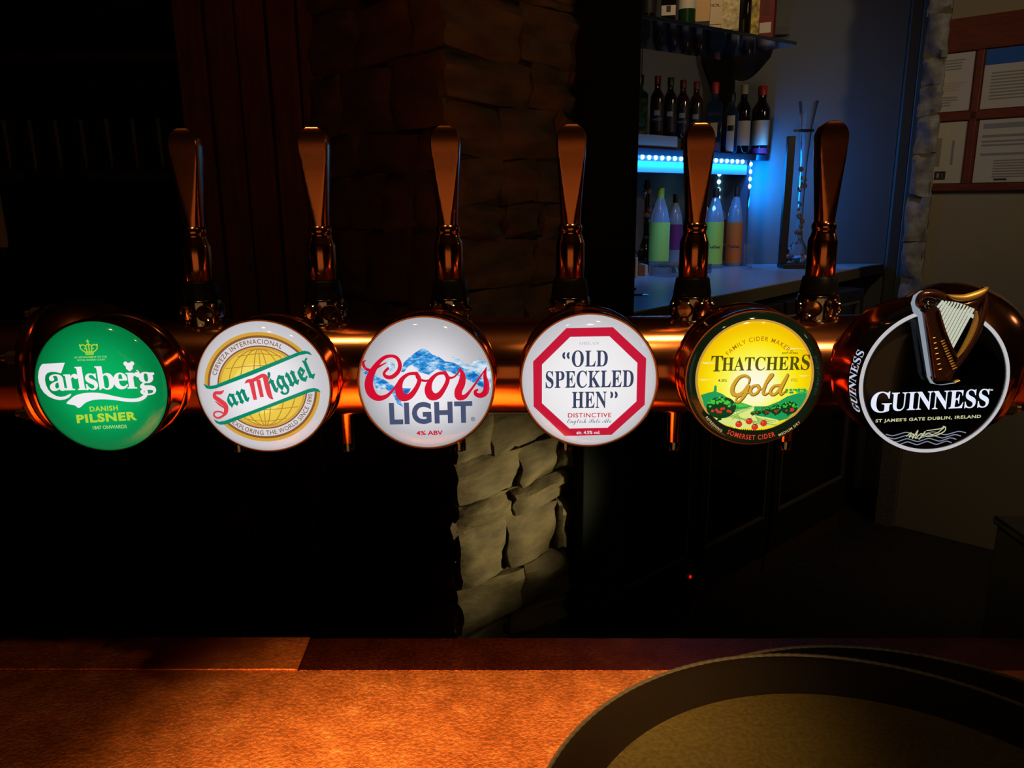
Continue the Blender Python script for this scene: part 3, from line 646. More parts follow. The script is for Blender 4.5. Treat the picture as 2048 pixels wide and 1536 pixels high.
# side lettering wrapped round the black housing
v, f = text_geo(SERIF('GUINNESS'), .0); xs = [p[0] for p in v]; X0, X1 = min(xs), max(xs); out = []
for a, c in v:
    an = radians(206-(a-X0)/(X1-X0)*50); out.append(((k*1.0+.0003)*cos(an), (k*1.0+.0003)*sin(an), -.0045-c*.0205))
s = MB(); s.add(out, f, pmat('side lit', 'CDD4EA', .8, 0)); s.build('side_lettering', hs)
# harp relief
harp_d = mat('dark bronze', (.085, .028, .014, 1), .24, .5, coat=.5); harp_g = mat('antique gold', (.72, .43, .10, 1), .38, .45); string_m = pmat('harp string lit', 'D6D9C4', .80, 0); hglow = pmat('harp halo', '9AA6B4', .75, 0)
def hl(x, y): return A.l(x, y)
def relief(mb, pts, h, m, z0=.004, n=8, k_=9):
    P = catmull(pts, n); v = []; f = []; K = len(P)
    for i, (x, y, w_) in enumerate(P):
        a = P[max(0, i-1)]; c = P[min(K-1, i+1)]; tx, ty = c[0]-a[0], c[1]-a[1]; d = hypot(tx, ty) or 1
        for j in range(k_):
            q = pi*j/(k_-1); X, Y = hl(x-ty/d*w_/2*cos(q), y+tx/d*w_/2*cos(q)); v.append((X, Y, z0+h*sin(q)**.6))
    for i in range(K-1):
        for j in range(k_-1): f.append((i*k_+j, i*k_+j+1, (i+1)*k_+j+1, (i+1)*k_+j))
        f.append((i*k_, (i+1)*k_, (i+1)*k_+k_-1, i*k_+k_-1))
    f += [tuple(range(k_)), tuple((K-1)*k_+j for j in range(k_))]
    mb.add(v, f, m, None, True)
def slab(mb, pts, z0, z1, m):
    n = len(pts); P = [hl(*p) for p in pts]
    mb.add([(*p, z0) for p in P]+[(*p, z1) for p in P], [tuple(range(n)), tuple(range(n, 2*n))]+[(i, (i+1) % n, n+(i+1) % n, n+i) for i in range(n)], m)
hp = bpy.data.objects.new('harp', None); COL.objects.link(hp); hp.parent = gb
s = MB(); slab(s, [(590, 160), (640, 125), (700, 118), (640, 170), (625, 240), (655, 285), (690, 290), (800, 790), (840, 840), (1010, 838), (1005, 862), (880, 875), (800, 860), (770, 810), (640, 320), (600, 290), (575, 220)], .0075, .0095, hglow); s.build('halo_edge', hp)
s = MB(); slab(s, [(662, 285), (760, 245), (800, 330), (985, 660), (990, 720), (940, 830), (800, 835)], .007, .0125, harp_d)
relief(s, [(677, 290, 30), (745, 520, 34), (815, 800, 40)], .004, harp_d, .0115); relief(s, [(775, 270, 20), (850, 450, 22), (965, 660, 24)], .004, harp_d, .0115)
for q in range(12): relief(s, [(822+q*11, 520+q*20, 9), (852+q*11, 505+q*20, 9)], .002, harp_g, .012, 2, 5)
for q in range(7): relief(s, [(752+q*13, 490+q*42, 8), (775+q*13, 484+q*42, 8)], .0012, harp_g, .0122, 2, 5)
s.build('soundbox', hp)
s = MB(); relief(s, [(1150, 110, 20), (1160, 220, 60), (1150, 330, 74), (1110, 480, 78), (1040, 620, 72), (960, 740, 70), (900, 810, 76)], .006, harp_d, .007); s.build('pillar', hp)
s = MB(); relief(s, [(1085, 285, 12), (1092, 360, 40), (1065, 470, 46), (1015, 580, 36), (970, 645, 12)], .003, harp_g, .0115); tag(s.build('pillar_inlay', hp), 'gold inlay of the pillar')
s = MB(); relief(s, [(660, 250, 50), (625, 215, 54), (640, 165, 60), (700, 145, 62), (790, 165, 76), (880, 225, 90), (980, 250, 90), (1080, 220, 80), (1140, 150, 56), (1150, 105, 16)], .0065, harp_d, .007)
relief(s, [(700, 225, 14), (672, 200, 16), (655, 225, 16), (680, 250, 16), (700, 232, 10)], .003, chrome, .013); s.build('neck', hp)
s = MB(); relief(s, [(835, 155, 10), (890, 175, 40), (980, 182, 54), (1070, 162, 58), (1130, 128, 36), (1148, 100, 8)], .004, harp_g, .0115); tag(s.build('neck_inlay', hp), 'gold inlay of the neck')
s = MB(); slab(s, [(790, 195), (1078, 265), (930, 590), (765, 248)], .0065, .0075, black_gloss); s.build('string_panel', hp)
for q in range(11):
    t_ = q/10; xt, yt = 808+t_*252, 200+65*t_-14*sin(pi*t_); xb_, yb = 770+t_*150, 250+t_*325
    s = MB(); relief(s, [(xt, yt, 19), ((xt+xb_)/2, (yt+yb)/2, 19), (xb_, yb, 19)], .0015, string_m, .0125, 2, 5); s.build('string', hp)
s = MB(); relief(s, [(790, 800, 20), (840, 850, 34), (920, 850, 36), (1000, 838, 24), (1018, 830, 10)], .004, black_gloss, .007); relief(s, [(975, 848, 18), (1015, 834, 14)], .003, harp_g, .0105); s.build('foot', hp)
# ------------------------------------------------------------------ round serving trays
tray_f = mat('dark non slip tray floor', (.0165, .0120, .0032, 1), .75, spec=.03, bump=.12, bscale=260, var=.25)
tray_w = mat('tray side', (.0022, .0013, .0005, 1), .6, spec=.015, bump=.2, bscale=420, stretch=(1, 1, 5))
tray_l = mat('tray lip', (.018, .014, .008, 1), .40)
def make_tray(label, loc, rot=(0, 0, 0)):
    t = thing('serving_tray', label, 'tray', Matrix.LocRotScale(loc, Euler(rot), None), 'stacked round bar trays')
    R = .2615; H = .022
    s = MB(); s.lathe([(.0001, .0008), (.12, .0010), (R-.034, .0008), (R-.031, .0004), (R-.031, -.0002+.0005)], tray_f, None, 128, caps=False); s.build('tray_floor', t)
    s = MB(); s.lathe([(.0001, 0), (R-.036, 0), (R-.026, .002), (R-.004, H-.003), (R-.001, H), (R-.006, H-.0005), (R-.0125, H-.0055), (R-.0275, .0045), (R-.031, .0010), (R-.034, .0006)], tray_w, None, 160, caps=False); s.build('side', t)
    s = MB(); n = 360
    s.tube([((R-.002)*cos(2*pi*i/n), (R-.002)*sin(2*pi*i/n), H) for i in range(n)], [.0016+.0005*(i % 2) for i in range(n)], tray_l, None, 6, True, False); s.build('lip_cord', t)
    return t
make_tray('lower black round tray lying on the copper counter, sticking out behind the other', (.322, .481, CZ+.0012))
make_tray('upper black round tray nested on top of the other with dull brown floor', (.2560, .4270, CZ+.0255))
# ------------------------------------------------------------------ black unit behind the bar, right
bx0 = PY(1986, 1030, 1.02); bx1 = PZ(2048, 1074, bx0.z); ea = atan2(bx1.y-bx0.y, bx1.x-bx0.x)
cab = thing('till_cabinet', 'tall black box shaped cabinet behind the counter at the right edge', 'cabinet', Matrix.Translation((bx0.x, bx0.y, 0)) @ Matrix.Rotation(ea, 4, 'Z'))
cab_m = mat('black cabinet enamel', (.006, .006, .007, 1), .35)
s = MB(); s.box(.004, .166, .004, .4, .04, bx0.z-.012, cab_m); s.build('body', cab, .004)
s = MB(); s.box(0, .17, 0, .404, bx0.z-.012, bx0.z, cab_m); s.build('top', cab, .003)
s = MB(); s.box(.02, .15, .02, .38, 0, .04, black_plastic); s.build('plinth', cab)
# ------------------------------------------------------------------ back bar: fridges
ML = frame_uv(O, ANG)
frame_m = mat('black fridge frame', (.010, .009, .009, 1), .4); seal_m = mat('fridge door trim', (.085, .065, .045, 1), .45)
glass_m = bpy.data.materials.new('clear pane'); N, L = nt(glass_m); N.clear()
o_ = N.new('ShaderNodeOutputMaterial'); mx = N.new('ShaderNodeMixShader'); tr = N.new('ShaderNodeBsdfTransparent'); gl = N.new('ShaderNodeBsdfGlossy'); fr = N.new('ShaderNodeFresnel'); gl.inputs['Roughness'].default_value = .03
tr.inputs[0].default_value = (.8, .85, .82, 1)
L.new(fr.outputs[0], mx.inputs[0]); L.new(tr.outputs[0], mx.inputs[1]); L.new(gl.outputs[0], mx.inputs[2]); L.new(mx.outputs[0], o_.inputs[0])
TX = [(.008, .455), (.478, .99), (1.012, 1.70)]
FRL = ['black bottle fridge nearest the grey green post, left of the three', 'black bottle fridge in the middle of the three under the back counter', 'black bottle fridge farthest from the post, right of the three']
steel = mat('fridge shelf wire', (.35, .35, .36, 1), .3, 1)
FR_H = 1.16
for i, (a, b_) in enumerate(TX):
    fr_ = thing('bottle_fridge', FRL[i], 'fridge', ML @ Matrix.Translation((a, 0, 0)), 'fridges under the back counter')
    W_ = b_-a
    s = MB()
    s.box(0, W_, .50, .53, .10, FR_H, frame_m); s.box(0, .02, .03, .5, .10, FR_H, frame_m); s.box(W_-.02, W_, .03, .5, .10, FR_H, frame_m); s.box(.02, W_-.02, .03, .5, .10, .13, frame_m); s.box(.02, W_-.02, .03, .5, FR_H-.03, FR_H, frame_m)
    s.build('carcass', fr_)
    s = MB(); s.box(0, W_, .02, .5, 0, .10, mat('fridge plinth', (.05, .022, .012, 1), .5)); s.build('plinth', fr_)
    s = MB(); s.box(0, .045, 0, .03, .20, FR_H, frame_m); s.box(W_-.045, W_, 0, .03, .20, FR_H, frame_m); s.box(.045, W_-.045, 0, .03, .20, .27, frame_m); s.box(.045, W_-.045, 0, .03, FR_H-.05, FR_H, frame_m); dr = s.build('door', fr_, .002)
    s = MB()
    for x0, x1, z0, z1 in ((.045, .055, .27, FR_H-.05), (W_-.055, W_-.045, .27, FR_H-.05), (.055, W_-.055, .27, .28), (.055, W_-.055, FR_H-.06, FR_H-.05)): s.box(x0, x1, -.003, .012, z0, z1, seal_m)
    s.build('trim', dr)
    s = MB(); s.box(.055, W_-.055, .010, .014, .28, FR_H-.06, glass_m); s.build('pane', dr)
    s = MB(); s.box(0, W_, .004, .025, .10, .198, frame_m); s.build('grille', fr_)
    if i == 0:
        s = MB(); s.lathe([(.006, 0), (.006, .003), (.0001, .005)], mat('red pilot light', (.2, 0, 0, 1), emit='FF1408', estr=1.2), Matrix.Translation((W_-.012, .003, .185)) @ Matrix.Rotation(radians(90), 4, 'X'), 12); tag(s.build('pilot_light', fr_), 'small red pilot light')
    for zz in (.52, .83):
        s = MB()
        for yy in (.05, .12, .19, .26, .33, .40, .47): s.tube([(.02, yy, zz), (W_-.02, yy, zz)], .003 if yy > .05 else .006, steel, None, 6)
        s.build('shelf', fr_)
# ------------------------------------------------------------------ bottles
def bottle_profile(kind, R, H):
    if kind == 'spirit': return [(R*.9, 0), (R, H*.02), (R, H*.62), (R*.96, H*.67), (R*.78, H*.72), (R*.52, H*.765), (R*.45, H*.80), (R*.43, H*.90), (R*.43, H*.905), (R*.43, H*.93)], H*.91
    if kind == 'wine': return [(R*.9, 0), (R, H*.02), (R, H*.56), (R*.9, H*.62), (R*.5, H*.70), (R*.36, H*.76), (R*.33, H*.93)], H*.86
    if kind == 'soda': return [(R*.85, 0), (R, H*.03), (R, H*.55), (R*.97, H*.62), (R*.80, H*.72), (R*.5, H*.84), (R*.30, H*.90), (R*.28, H*.94)], H*.92
    if kind == 'square': return [(R*.97, 0), (R, H*.02), (R, H*.66), (R*.85, H*.70), (R*.4, H*.745), (R*.36, H*.80), (R*.36, H*.90)], H*.885
def make_bottle(name, label, loc, R, H, kind, glass, cap=None, lab=None, group=None, cat='bottle', lz=(.12, .50), arc=150, face=None, emblem=None, fill=None, txt=None, txtm=None, n=20):
    """face: plan angle the label looks towards (defaults to the camera)"""
    if face is None: face = atan2(-loc[1], -loc[0])
    t = thing(name, label, cat, Matrix.Translation(loc) @ Matrix.Rotation(face, 4, 'Z'), group)
    prof, cz = bottle_profile(kind, R, H)
    if kind == 'square': n = 4; Mq = Matrix.Rotation(radians(45), 4, 'Z') @ Matrix.Diagonal((1.28, 1.28, 1, 1))
    else: Mq = None
    s = MB(); s.lathe(prof, glass, Mq, n); s.build('glass_body', t, .003 if kind == 'square' else 0)
    if fill:
        s = MB(); s.lathe([(R*.8, .004), (R*.93, .008), (R*.93, H*fill[1]), (.0001, H*fill[1])], fill[0], Mq, n); s.build('liquid', t)
    if cap:
        rr = R*(.49 if kind == 'spirit' else .42 if kind != 'soda' else .36)
        s = MB(); s.lathe([(rr, cz-H*.045 if kind != 'wine' else cz-H*.10), (rr, H*.99), (rr*.9, H)], cap, None, 14); s.build('cap', t)
    def patch(z0, z1, a, off, m, mb):
        if kind == 'square':
            hw = R*.86*a/150; x = R*.905+off+.001
            mb.box(x, x+.0008, -hw, hw, z0, z1, m); return
        K = 12; v = []; f = []
        for i in range(K+1):
            q = radians(-a/2+a*i/K); v += [((R+off)*cos(q), (R+off)*sin(q), z0), ((R+off)*cos(q), (R+off)*sin(q), z1)]
        for i in range(K): f.append((2*i, 2*i+2, 2*i+3, 2*i+1))
        mb.add(v, f, m, None, True)
    if lab:
        s = MB(); patch(H*lz[0], H*lz[1], arc, .0012, lab, s); lb = s.build('label', t)
        if emblem:
            s = MB(); zc = H*(lz[0]*.35+lz[1]*.65); patch(zc-R*.35, zc+R*.35, 46, .0020, emblem, s); s.build('emblem', lb)
        if txt:
            v, f = text_geo(txt, .02 if kind == 'soda' else .01); xs = [p[0] for p in v]; X0, X1 = min(xs), max(xs); out = []
            hgt = R*(.62 if kind == 'soda' else .42); zc = H*(lz[0]*.62+lz[1]*.38)
            for a_, c_ in v:
                if kind == 'square': out.append((R*.905+.0032, ((a_-X0)/(X1-X0)-.5)*R*1.4, zc+c_*hgt))
                else:
                    q = ((a_-X0)/(X1-X0)-.5)*radians(88); out.append(((R+.0026)*cos(q), (R+.0026)*sin(q), zc+c_*hgt))
            s = MB(); s.add(out, f, txtm or mat('label ink', (.02, .018, .015, 1), .6)); s.build('lettering', lb)
    return t
def gl_(name, col, rough=.07): return mat(name, col, rough, 0, 0, spec=.6, coat=.4)
g_black = gl_('black bottle glass', (.010, .007, .006, 1)); g_green = gl_('green bottle glass', (.012, .055, .016, 1)); g_blue = gl_('blue gin glass', (.012, .040, .10, 1)); g_brown = gl_('brown bottle glass', (.035, .012, .005, 1)); g_clear = gl_('pale bottle glass', (.07, .085, .095, 1)); g_red = gl_('dark red bottle glass', (.05, .006, .005, 1))
c_black = mat('black cap', (.015, .013, .013, 1), .4); c_red = mat('red cap', (.42, .012, .010, 1), .4); c_dred = mat('dark red cap', (.11, .010, .008, 1), .4); c_cream = mat('cream cap', (.45, .40, .28, 1), .5); c_green = mat('green cap', (.30, .60, .10, 1), .4)
l_cream = mat('cream label', (.80, .66, .42, 1), .6); l_white = mat('white label', (.74, .68, .58, 1), .6); l_black = mat('black label', (.018, .013, .013, 1), .5); l_dred = mat('dark red label', (.13, .015, .012, 1), .5); l_ltgreen = mat('lime label', (.42, .90, .16, 1), .5); l_purple = mat('purple label', (.16, .03, .18, 1), .5); l_orange = mat('orange label', (.75, .17, .02, 1), .5); l_yg = mat('yellow green label', (.50, .82, .10, 1), .5); l_tan = mat('tan label', (.75, .48, .22, 1), .6); l_gold = mat('gold label', (.45, .30, .06, 1), .45); l_leaf = mat('leaf print label', (.03, .09, .03, 1), .5, var=.9, bscale=60); l_floral = mat('floral label', (.74, .62, .34, 1), .6, var=.45, bscale=70); em_w = mat('pale emblem', (.42, .40, .36, 1), .5)
pet = mat('clear soda bottle', (.55, .78, .92, 1), .08, 0, .62, ior=1.22, coat=.4)
def standing(px, ytop, zbase, off=.0, wpx=40, Hmin=.1, plane=None):
    """a spot on a plane parallel to the shelf front and the size read there"""
    p = PP(px, ytop, B0+NB*off, NB); d = depth(p); return Vector((p.x, p.y, zbase)), wpx/2*d/FPX, p.z-zbase
# back counter -----------------------------------------------------------------------------
wt_m = mat('pale grey laminate', (.36, .35, .36, 1), .30, bump=.03, bscale=50); wt_e = mat('worn brown counter edge', (.10, .070, .040, 1), .55, bump=.15, bscale=30)
F0b = F0-UB*.5; BK0 = B0+NB*.335-UB*.35; BK1 = B0+UB*((B1-B0).length+.12)+NB*.0
wt = thing('back_counter', 'pale laminate back counter with worn brown edge under the bottle shelves', 'counter', (F0.x, F0.y, zw))
off = Vector((F0.x, F0.y, 0))
B2 = Vector((Wr.x, Wr.y, 0)); B1w = Vector((Wl.x-.02, Wl.y, 0))
Rw = Vector((Wr.x-.004, Wr.y-.012, 0))
P2 = [Vector((F0.x, F0.y, 0)), Vector((F1.x-.02, F1.y-.02, 0)), Rw, Vector((Wl.x+.03, Wl.y-.004, 0)), Vector((B0+UB*((B1-B0).length+.05)+NB*.33)), Vector((B0-UB*.3+NB*.33))]
P2 = [(p.x-off.x, p.y-off.y) for p in P2]
prism(P2, -.004, 0, wt_m).build('top', wt)
prism(P2, -.052, -.0041, wt_e).build('edge', wt, .002)
# shelf unit with LEDs -----------------------------------------------------------------------
SL = (B1-B0).length
MU = frame_uv(Vector((B0.x, B0.y, zw)), ANB)
unit = thing('led_shelf', 'dark shelf unit on the back counter lit from beneath by blue strips', 'shelf', MU)
navy_m = mat('dark blue grey board', (.035, .042, .060, 1), .5); fasc_m = mat('pale fascia', (.30, .33, .36, 1), .4)
zs = 1.770-zw
s = MB(); s.box(-.25, SL+.165, -.01, .335, zs-.028, zs, navy_m); s.build('shelf_board', unit, .002)
s = MB(); s.box(-.25, SL-.005, .004, .020, zs-.098, zs-.028, fasc_m); s.build('fascia', unit)
s = MB(); s.box(SL+.0, SL+.020, -.004, .335, .0, zs-.028, mat('blue grey side board', (.10, .12, .16, 1), .5)); s.build('side_board', unit)
s = MB(); s.box(-.25, SL, .318, .335, 0, zs-.028, mat('back board', (.13, .13, .15, 1), .4)); s.build('back_board', unit)
tape_m = mat('led tape', (.5, .55, .6, 1), .4); led_m = mat('blue white led', (1, 1, 1, 1), emit='8FE4FF', estr=5.0); led_m.cycles.emission_sampling = 'NONE'
def led_strip(p0, p1, nrm, n, name='led_strip'):
    p0 = Vector(p0); p1 = Vector(p1); nrm = Vector(nrm); d = (p1-p0); s = MB(); t_ = d.normalized(); c = t_.cross(nrm)
    v = [p0+c*.006, p0-c*.006, p1-c*.006, p1+c*.006]; v += [q+nrm*.0012 for q in v]
    s.add(v, [(0, 1, 2, 3), (4, 5, 6, 7), (0, 1, 5, 4), (1, 2, 6, 5), (2, 3, 7, 6), (3, 0, 4, 7)], tape_m); st = s.build(name, unit)
    for i in range(n):
        q = p0+d*((i+.5)/n)+nrm*.0015
        s = MB(); s.lathe([(.0105, -.001), (.0100, .003), (.006, .0065), (.0001, .0078)], led_m, Matrix.Translation(q) @ nrm.to_track_quat('Z', 'Y').to_matrix().to_4x4(), 10); s.build('led', st)
led_strip((-.02, .003, zs-.036), (SL-.03, .003, zs-.036), (0, -1, 0), 21)
led_strip((SL+.010, -.005, zs-.03), (SL+.010, -.005, zs-.17), (0, -1, 0), 4)
sd = frame_uv(Vector((B0.x, B0.y, 0)), ANB).to_3x3() @ Vector((1, 0, 0))
lq = MU.inverted() @ PP(1437, 380, B0+UB*(SL-.003), sd)
led_strip((SL-.001, lq.y, zs-.07), (SL-.001, lq.y, zs-.30), (-1, 0, 0), 6)
def blue(p, e, sx, sy, tgt):
    q = MU @ Vector(p); return light('led_glow', 'AREA', q, e, (.0, .24, 1), MU @ Vector(tgt), shape='RECTANGLE', size=sx, size_y=sy)
blue((SL*.5, -.012, zs-.055), 2.4, SL, .012, (SL*.5, .18, 0))
blue((SL*.5, -.06, zs-.030), .8, SL, .012, (SL*.5, .1, zs-.10))
blue((SL+.03, -.012, zs-.12), 4.6, .012, .26, (SL+.5, -.25, zs-.2))
# riser with bottles on top
rz = 1.828
ris = thing('shelf_riser', 'cream wooden riser bar under the dark bottles on the shelf', 'riser', frame_uv(Vector((B0.x, B0.y, 1.7702)), ANB))
s = MB(); s.box(-.2, .40, .03, .22, .046, rz-1.770, navy_m); s.build('tread', ris)
s = MB(); s.box(-.2, .40, .018, .03, .012, rz-1.770, mat('cream riser front', (.42, .33, .23, 1), .6)); s.build('front', ris)
s = MB(); s.box(-.19, -.17, .03, .21, 0, .046, navy_m); s.box(.37, .39, .03, .21, 0, .046, navy_m); s.box(-.19, .39, .018, .03, 0, .012, navy_m); s.build('legs', ris)
GR = 'bottles on the lower shelf'
p, r, h = standing(1246, 150, rz, .10, 34); make_bottle('spirit_bottle', 'dark bottle half hidden behind the grey green post on the lower shelf', p, r, h, 'spirit', g_black, c_black, l_black, GR)
p, r, h = standing(1281, 150, rz+.0005, .075, 36); make_bottle('spirit_bottle', 'green bottle with leafy label on the cream riser', p, r, h, 'square', g_green, c_black, l_leaf, GR, lz=(.06, .60))
for px, yt, cp, lab, tx in ((1316, 152, c_dred, 'dark bottle on the riser, right next to the leafy green bottle', 'WHITLEY'), (1342, 155, c_black, 'dark bottle on the riser, second to the right of the green bottle', None), (1367, 160, c_dred, 'dark bottle on the riser, third to the right of the green bottle', 'WHITLEY'), (1394, 163, c_dred, 'dark bottle at the right end of the riser beside the blue bottle', 'NEILL')):
    p, r, h = standing(px, yt, rz+.0005, .075, 27); make_bottle('spirit_bottle', lab, p, r, h, 'spirit', g_black if cp is c_black else g_brown, cp, l_black, GR, emblem=em_w, txt=tx, txtm=em_w, lz=(.08, .55))
zt = 1.7705
p, r, h = standing(1432, 165, zt, .03, 34); make_bottle('spirit_bottle', 'blue bottle with red cap and round pale seal on the lower shelf', p, r, h, 'square', g_blue, c_red, l_cream, GR, lz=(.22, .42), arc=70)
p, r, h = standing(1465, 186, zt, .03, 30); make_bottle('spirit_bottle', 'bottle with tall narrow pale label beside the blue square bottle', p, r, h, 'spirit', g_blue, c_black, l_white, GR, lz=(.03, .62), arc=58, emblem=l_black)
p, r, h = standing(1490, 170, zt, .03, 30); make_bottle('spirit_bottle', 'dark bottle with cream cap and white label on the lower shelf', p, r, h, 'spirit', g_black, c_cream, l_white, GR, lz=(.12, .48))
p, r, h = standing(1527, 172, zt, .03, 34); b4 = make_bottle('spirit_bottle', 'dark bottle with bright red cap, cream label and pink foot on the shelf', p, r, h, 'spirit', g_black, c_red, l_cream, GR, lz=(.14, .50), fill=None)
s = MB(); s.lathe([(r*1.01, h*.02), (r*1.015, h*.10)], mat('pink band', (.45, .03, .12, 1), .5), Matrix.Translation((0, 0, 0)), 20, caps=False); s.build('foot_band', b4)
# bottles in the lit niche, standing on the back counter
GS = 'bottles in the blue lit niche'
s_txt = SCRIPT('Britvic'); ink_b = mat('script ink', (.03, .03, .05, 1), .5)
p, r, h = standing(1322, 376, zw+.0003, .10, 40); make_bottle('cordial_bottle', 'clear bottle with lime green label and cap left in the blue niche', p, r, h, 'soda', pet, c_green, l_ltgreen, GS, lz=(.14, .60), arc=170)
p, r, h = standing(1352, 388, zw+.0003, .17, 32); make_bottle('cordial_bottle', 'clear bottle with purple label behind the lime bottle in the niche', p, r, h, 'soda', pet, c_black, l_purple, GS, lz=(.26, .60), arc=170)
p, r, h = standing(1408, 392, zw+.0003, .19, 34); make_bottle('cordial_bottle', 'lime bottle partly hidden behind the fifth tap handle in the niche', p, r, h, 'soda', pet, c_black, l_ltgreen, GS, lz=(.20, .60), arc=170)
p, r, h = standing(1433, 376, zw+.0003, .06, 36); make_bottle('cordial_bottle', 'yellow green juice bottle with script label right of the fifth tap handle', p, r, h, 'soda', pet, c_black, l_yg, GS, lz=(.05, .58), arc=170, txt=s_txt, txtm=ink_b)
p, r, h = standing(1456, 372, zw+.0003, .13, 30); make_bottle('cordial_bottle', 'dark red juice bottle between the yellow green and orange ones', p, r, h, 'soda', pet, c_black, l_dred, GS, lz=(.05, .58), arc=170, txt=s_txt, txtm=em_w)
p, r, h = standing(1474, 375, zw+.0003, .05, 32); make_bottle('cordial_bottle', 'orange juice bottle with pale top label in the blue niche', p, r, h, 'soda', pet, c_black, l_orange, GS, lz=(.04, .56), arc=170, txt=s_txt, txtm=ink_b)
p, r, h = standing(1496, 390, zw+.0003, .12, 32); make_bottle('cordial_bottle', 'clear bottle with black and gold label at the right end of the niche', p, r, h, 'soda', pet, c_black, l_black, GS, lz=(.30, .58), arc=170, emblem=l_gold)
glass = mat('clear drinking glass', (.75, .85, .95, 1), .03, 0, .95, ior=1.3)
def tumbler(label, loc, r, h, group=None):
    t = thing('tumbler', label, 'glass', loc, group)
    s = MB(); s.lathe([(r*.75, 0), (r, h), (r*.93, h), (r*.70, h*.08), (.0001, h*.08)], glass, None, 20); s.build('bowl', t)
    return t
p = PZ(1496, 538, zw); tumbler('small glass tumbler standing right of the orange bottle', Vector((p.x, p.y, zw+.0003)), .026, .12)
# dividers, tray and coaster on the left of the back counter
or_m = mat('orange brown cover', (.22, .075, .02, 1), .5); pg_m = mat('pale page edge', (.5, .45, .38, 1), .6)
BKL = ['tall brown menu book standing beside the grey green post', 'middle brown menu book on the back counter', 'shortest brown menu book beside the blue steel tray']
for i, (px, yt, yb, wd) in enumerate(((1253, 492, 558, 20), (1268, 515, 556, 15), (1286, 530, 552, 20))):
    p = PZ(px, yb, zw); q = PY(px, yt, p.y); d = depth(p); W_ = wd*d/FPX; H_ = q.z-zw
    bk = thing('menu_book', BKL[i], 'book', Matrix.Translation((p.x, p.y, zw+.0003)) @ Matrix.Rotation(radians(8), 4, 'Z'), 'menu books on the back counter')
    s = MB(); s.box(-W_*.5, W_*.2, 0, .10, 0, H_, or_m); s.build('cover', bk, .001); s = MB(); s.box(W_*.2, W_*.5, .002, .098, .001, H_*.98, pg_m); s.build('pages', bk)
p = PZ(1325, 548, zw)-NB*.105
tr_ = thing('steel_tray', 'shallow steel tray of small bar tools on the back counter', 'tray', Matrix.Translation((p.x, p.y, zw+.0003)) @ Matrix.Rotation(radians(90-ANB), 4, 'Z'))
st_m = mat('polished steel', (.6, .62, .66, 1), .2, 1)
s = MB(); s.box(-.10, .20, -.02, .10, 0, .004, st_m); s.box(-.10, .20, .096, .10, .004, .05, st_m); s.box(-.10, .20, -.02, -.016, .004, .018, st_m); s.box(-.104, -.10, -.02, .10, 0, .04, st_m); s.box(.20, .204, -.02, .10, 0, .04, st_m); s.build('pan', tr_, .001)
for i in range(4):
    s = MB(); s.tube([(-.07+.055*i, .01, .012), (-.02+.055*i, .06, .030)], .006, st_m, None, 8); s.build('bar_tool', tr_)
p = PZ(1246, 580, zw); c_ = thing('coaster', 'black round coaster on the back counter beside the post', 'coaster', Vector((p.x, p.y, zw+.0003)))
s = MB(); s.lathe([(.048, 0), (.050, .002), (.050, .010), (.044, .012), (.043, .006), (.0001, .006)], black_plastic, None, 28); s.build('disc', c_)
p = PZ(1260, 594, zw); k_ = thing('bar_spoon', 'dark bar spoon lying on the back counter in front of the coaster', 'spoon', Matrix.Translation((p.x, p.y, zw+.006)) @ Matrix.Rotation(radians(12), 4, 'Z'))
s = MB(); s.tube([(-.06, 0, 0), (.045, .0, 0)], .004, chrome, None, 8); s.build('shaft', k_); s = MB(); s.lathe([(.0001, -.004), (.010, 0), (.0001, .004)], chrome, Matrix.Translation((.055, 0, 0)) @ Matrix.Diagonal((1.5, 1, 1, 1)), 14); s.build('bowl', k_)
# glass shelf above with its rod and turned column
zg = 2.12
G0 = PZ(1243, 20, zg); G1 = PZ(1594, 83, zg); UG = (G1-G0).normalized(); NG = Vector((-UG.y, UG.x, 0)); ang = math.degrees(atan2(UG.x, UG.y))
MG = frame_uv(Vector((G0.x, G0.y, zg)), ang); GL = (G1-G0).length
gsf = thing('glass_shelf', 'thick dark glass shelf in front of a black column high in the alcove', 'shelf', MG)
gsm = mat('smoked shelf glass', (.016, .022, .030, 1), .08, coat=.3)
s = MB(); s.box(-.25, GL, 0, .36, -.012, 0, gsm); s.build('pane', gsf, .002)
blk = mat('black turned wood', (.008, .006, .005, 1), .4)
cp_ = PP(1474, 165, B0+NB*.19, NB); hz = PP(1474, 84, B0+NB*.19, NB).z-1.7705
col_ = thing('turned_column', 'black turned column with flared capital behind the lower shelf bottles', 'column', Vector((cp_.x, cp_.y, 1.7705)))
s = MB(); s.lathe([(.13, 0), (.135, .02), (.118, .04), (.112, .10), (.112, hz-.26), (.118, hz-.20), (.150, hz-.14), (.178, hz-.09), (.186, hz-.05), (.186, hz)], blk, None, 32); s.build('shaft', col_)
s = MB(); s.box(-.19, .19, -.19, .19, hz, hz+.03, blk); s.build('capital_slab', col_)
rp = PP(1282, 100, B0+NB*.13, NB)
rod_ = thing('support_rod', 'thin black rod rising from the cream riser past the glass shelf', 'rod', Vector((rp.x, rp.y, 1.8285)))
s = MB(); s.lathe([(.012, 0), (.012, .004), (.008, .006), (.008, 1.17)], blk, None, 12); s.build('shaft', rod_)
GT = 'bottles on the glass shelf'
def top(px, ybase, wpx, H, **k):
    p = PZ(px, ybase, zg); p = p+NG*.045; d = depth(p); return Vector((p.x, p.y, zg+.0003)), wpx/2*d/FPX, H
